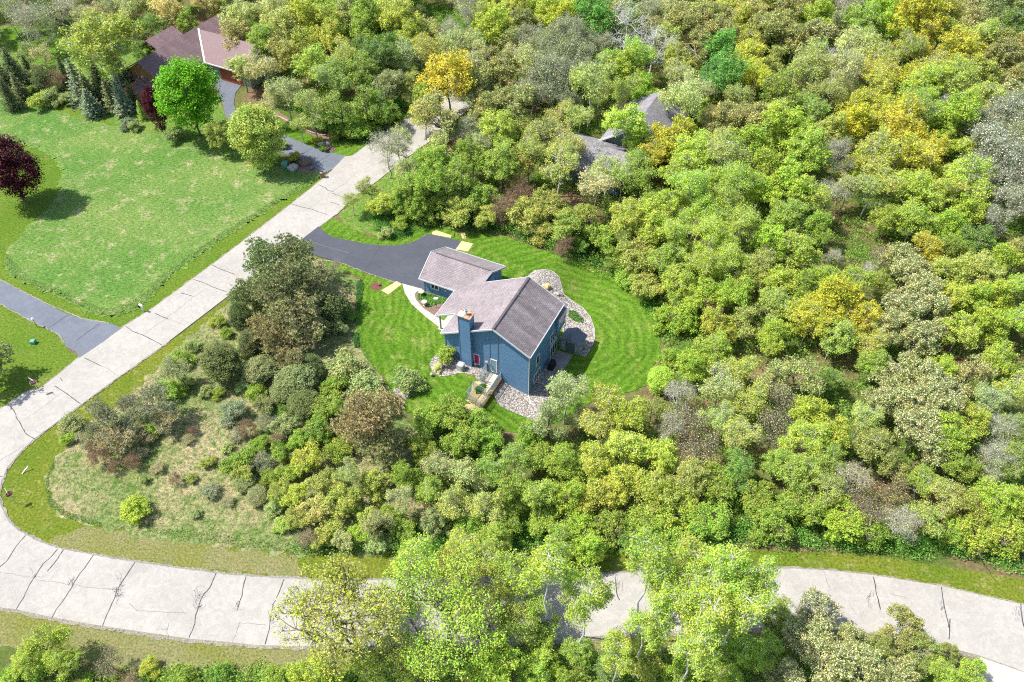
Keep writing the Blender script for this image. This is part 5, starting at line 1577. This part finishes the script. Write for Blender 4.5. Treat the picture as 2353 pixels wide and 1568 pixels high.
for kind, col, p, r_, lab, px, py, s, sz in TREES:
    nm, _, cat = KINDS[kind]; o = empty(nm, p, lab, cat, GR[kind], rt_.uniform(0, 6.28)); o.scale = (s, s, sz)
    tm, cm = PROTO[kind][2][rt_.randrange(len(PROTO[kind][2]))] if kind != 'S' or col != 'g' else PROTO['S'][2][3]
    link("trunk", tm, o); cr_ = link("crown", cm, o); j = [rt_.gauss(1, .04) for _ in range(3)]; v = rt_.uniform(1.05, 1.32)
    cr_.color = (*[min(.85, CL[col][i] * j[i] * v * (1.08, 1.0, .80)[i]) for i in range(3)], 1)
print("trees", len(TREES), "surveyed", NHAND)

# ------------------------------------------------------------ undergrowth and grass
def scatter(name, polys, n, size, colr, m, hmax, clump=0, hole=None, up=.6, asp=.5, seed=1, lean=None, label=None):
    rs = np.random.RandomState(seed); out = []
    for W_, f in polys:
        xs_ = [p[0] for p in W_]; ys_ = [p[1] for p in W_]; k = int(n * f); c = []
        P = np.array(W_); 
        while sum(len(x) for x in c) < k:
            q = rs.uniform([min(xs_), min(ys_)], [max(xs_), max(ys_)], (k, 2))
            ins = np.zeros(k, bool); x, y = q[:, 0], q[:, 1]
            for i in range(len(P)):
                x1, y1 = P[i]; x2, y2 = P[i - 1]; cond = ((y1 > y) != (y2 > y)); dy = (y2 - y1) if y2 != y1 else 1e-9
                ins ^= cond & (x < (x2 - x1) * (y - y1) / dy + x1)
            c.append(q[ins])
        out.append(np.concatenate(c)[:k])
    q = np.concatenate(out)
    if clump:
        q = np.repeat(q, clump, 0) + rs.normal(size=(len(q) * clump, 2)) * .45; hh = np.repeat(rs.uniform(.15, 1, len(q) // clump), clump)
    else: hh = rs.uniform(.3, 1, len(q))
    d = np.hypot(q[:, 0] - 6, q[:, 1] - 66) < 60; z = np.zeros(len(q))
    for i in np.nonzero(d)[0]: z[i] = hgt(q[i, 0], q[i, 1])
    C = np.stack([q[:, 0], q[:, 1], z + hh * hmax * (rs.uniform(.2, 1, len(q)) if clump else .5)], 1)
    if lean is not None:
        a = unit(rs.normal(size=C.shape) * [.5, .5, .2] + [0, 0, .6]); V, Q = leaves(C, np.cross(a, rs.normal(size=C.shape)), size, rs, asp, fold=a)
    else: V, Q = leaves(C, rs.normal(size=C.shape) * .6 + [0, 0, up], size, rs, asp)
    o = link(name, np_mesh(name, V, Q, m)); o.color = (*colr, 1); return tag(o, label, None, kind="stuff")
GX = lambda P: [G(*p)[:2] for p in P]
scatter("undergrowth", [(WW[0], 1.0)], 8500, .12, (.26, .44, .07), M["leaf"], 1.9, clump=48, seed=3)
scatter("undergrowth", [(GX([(0, 1520), (300, 1545), (640, 1540), (1300, 1500), (1500, 1500), (1780, 1490), (2000, 1510), (2250, 1568), (2250, 1640), (0, 1640)]), 1.0)], 900, .10, (.28, .46, .07), M["leaf"], 1.0, clump=60, seed=4)
scatter("undergrowth", [(GX([(640, 1265), (900, 1268), (1300, 1262), (1760, 1255), (2200, 1280), (2353, 1320), (2353, 1250), (1760, 1200), (1300, 1200), (900, 1200), (700, 1240)]), 1.0)], 650, .10, (.20, .42, .07), M["leaf"], 1.3, clump=60, seed=14)
scatter("undergrowth", [(GX([(770, 300), (850, 325), (900, 290), (930, 250), (900, 215), (800, 250), (720, 265), (640, 235)]), 1.0)], 420, .13, (.14, .38, .06), M["leaf"], 1.1, clump=60, seed=15)
scatter("undergrowth", [(GX([(850, 500), (880, 540), (930, 545), (970, 520), (1100, 520), (1290, 575), (1400, 620), (1480, 690), (1530, 790), (1545, 770), (1480, 650), (1380, 590), (1180, 520), (1000, 480)]), 1.0)], 500, .10, (.14, .34, .06), M["leaf"], .8, clump=50, seed=16)
scatter("meadow_grass", [(GX(MEADOW), 1.0)], 45000, .12, (.30, .46, .14), M["leaf"], .3, lean=1, asp=.13, seed=5)
scatter("meadow_grass", [(GX([(742, 405), (700, 428), (620, 477), (588, 500), (520, 541), (470, 577), (420, 611), (385, 640), (365, 664), (340, 690), (300, 716), (270, 728), (225, 723), (180, 703), (120, 673), (60, 651), (25, 633), (12, 606), (18, 585), (40, 610), (70, 640), (130, 663), (190, 690), (230, 708), (265, 710), (290, 700), (330, 675), (350, 655), (375, 630), (410, 603), (460, 570), (510, 533), (580, 492), (615, 470), (690, 425), (735, 398)]), 1.0)], 7000, .13, (.32, .46, .14), M["leaf"], .3, lean=1, asp=.16, seed=6)
scatter("dry_grass", [(GX(PRAIRIE), 1.0)], 42000, .13, (.50, .44, .25), M["leaf"], .35, lean=1, asp=.12, seed=7)
scatter("dry_grass", [(GX(PRAIRIE), 1.0)], 30000, .12, (.20, .38, .07), M["leaf"], .4, lean=1, asp=.16, seed=8)
scatter("dry_grass", [(GX([(330, 1222), (450, 1240), (560, 1258), (690, 1272), (900, 1275), (900, 1262), (700, 1255), (560, 1238), (450, 1222), (340, 1212)]), .6), (GX([(110, 1160), (150, 1190), (230, 1212), (235, 1202), (160, 1178), (120, 1150), (112, 1100), (130, 1060), (120, 1060), (104, 1110)]), .4)], 2500, .12, (.26, .42, .10), M["leaf"], .3, lean=1, asp=.2, seed=9)
scatter("tall_grass", [(GX([(818, 650), (832, 642), (836, 660), (828, 700), (820, 740), (810, 735), (818, 700)]), .6), (GX([(812, 770), (822, 765), (826, 800), (815, 800)]), .4)], 4000, .13, (.18, .36, .10), M["leaf"], .5, lean=1, asp=.2, seed=19)
scatter("bed_plants", [(GX(cc([(1490, 1130), (1540, 1120), (1760, 1185), (1740, 1215), (1660, 1230), (1600, 1260), (1550, 1230), (1490, 1190)], 1, 1)), 1.0)], 2600, .11, (.22, .44, .08), M["leaf"], .35, seed=10)
scatter("bed_plants", [(GX(k1([(1090, 520), (1130, 520), (1190, 580), (1180, 600), (1130, 590), (1085, 560)])), .6), (GX(k3([(280, 480), (370, 430), (440, 450), (340, 560), (290, 560)])), .4)], 1500, .10, (.12, .30, .04), M["leaf"], .35, seed=12)
scatter("leaf_litter", [(WW[0], 1.0)], 30000, .10, (.26, .16, .09), M["needle"], .08, seed=13)
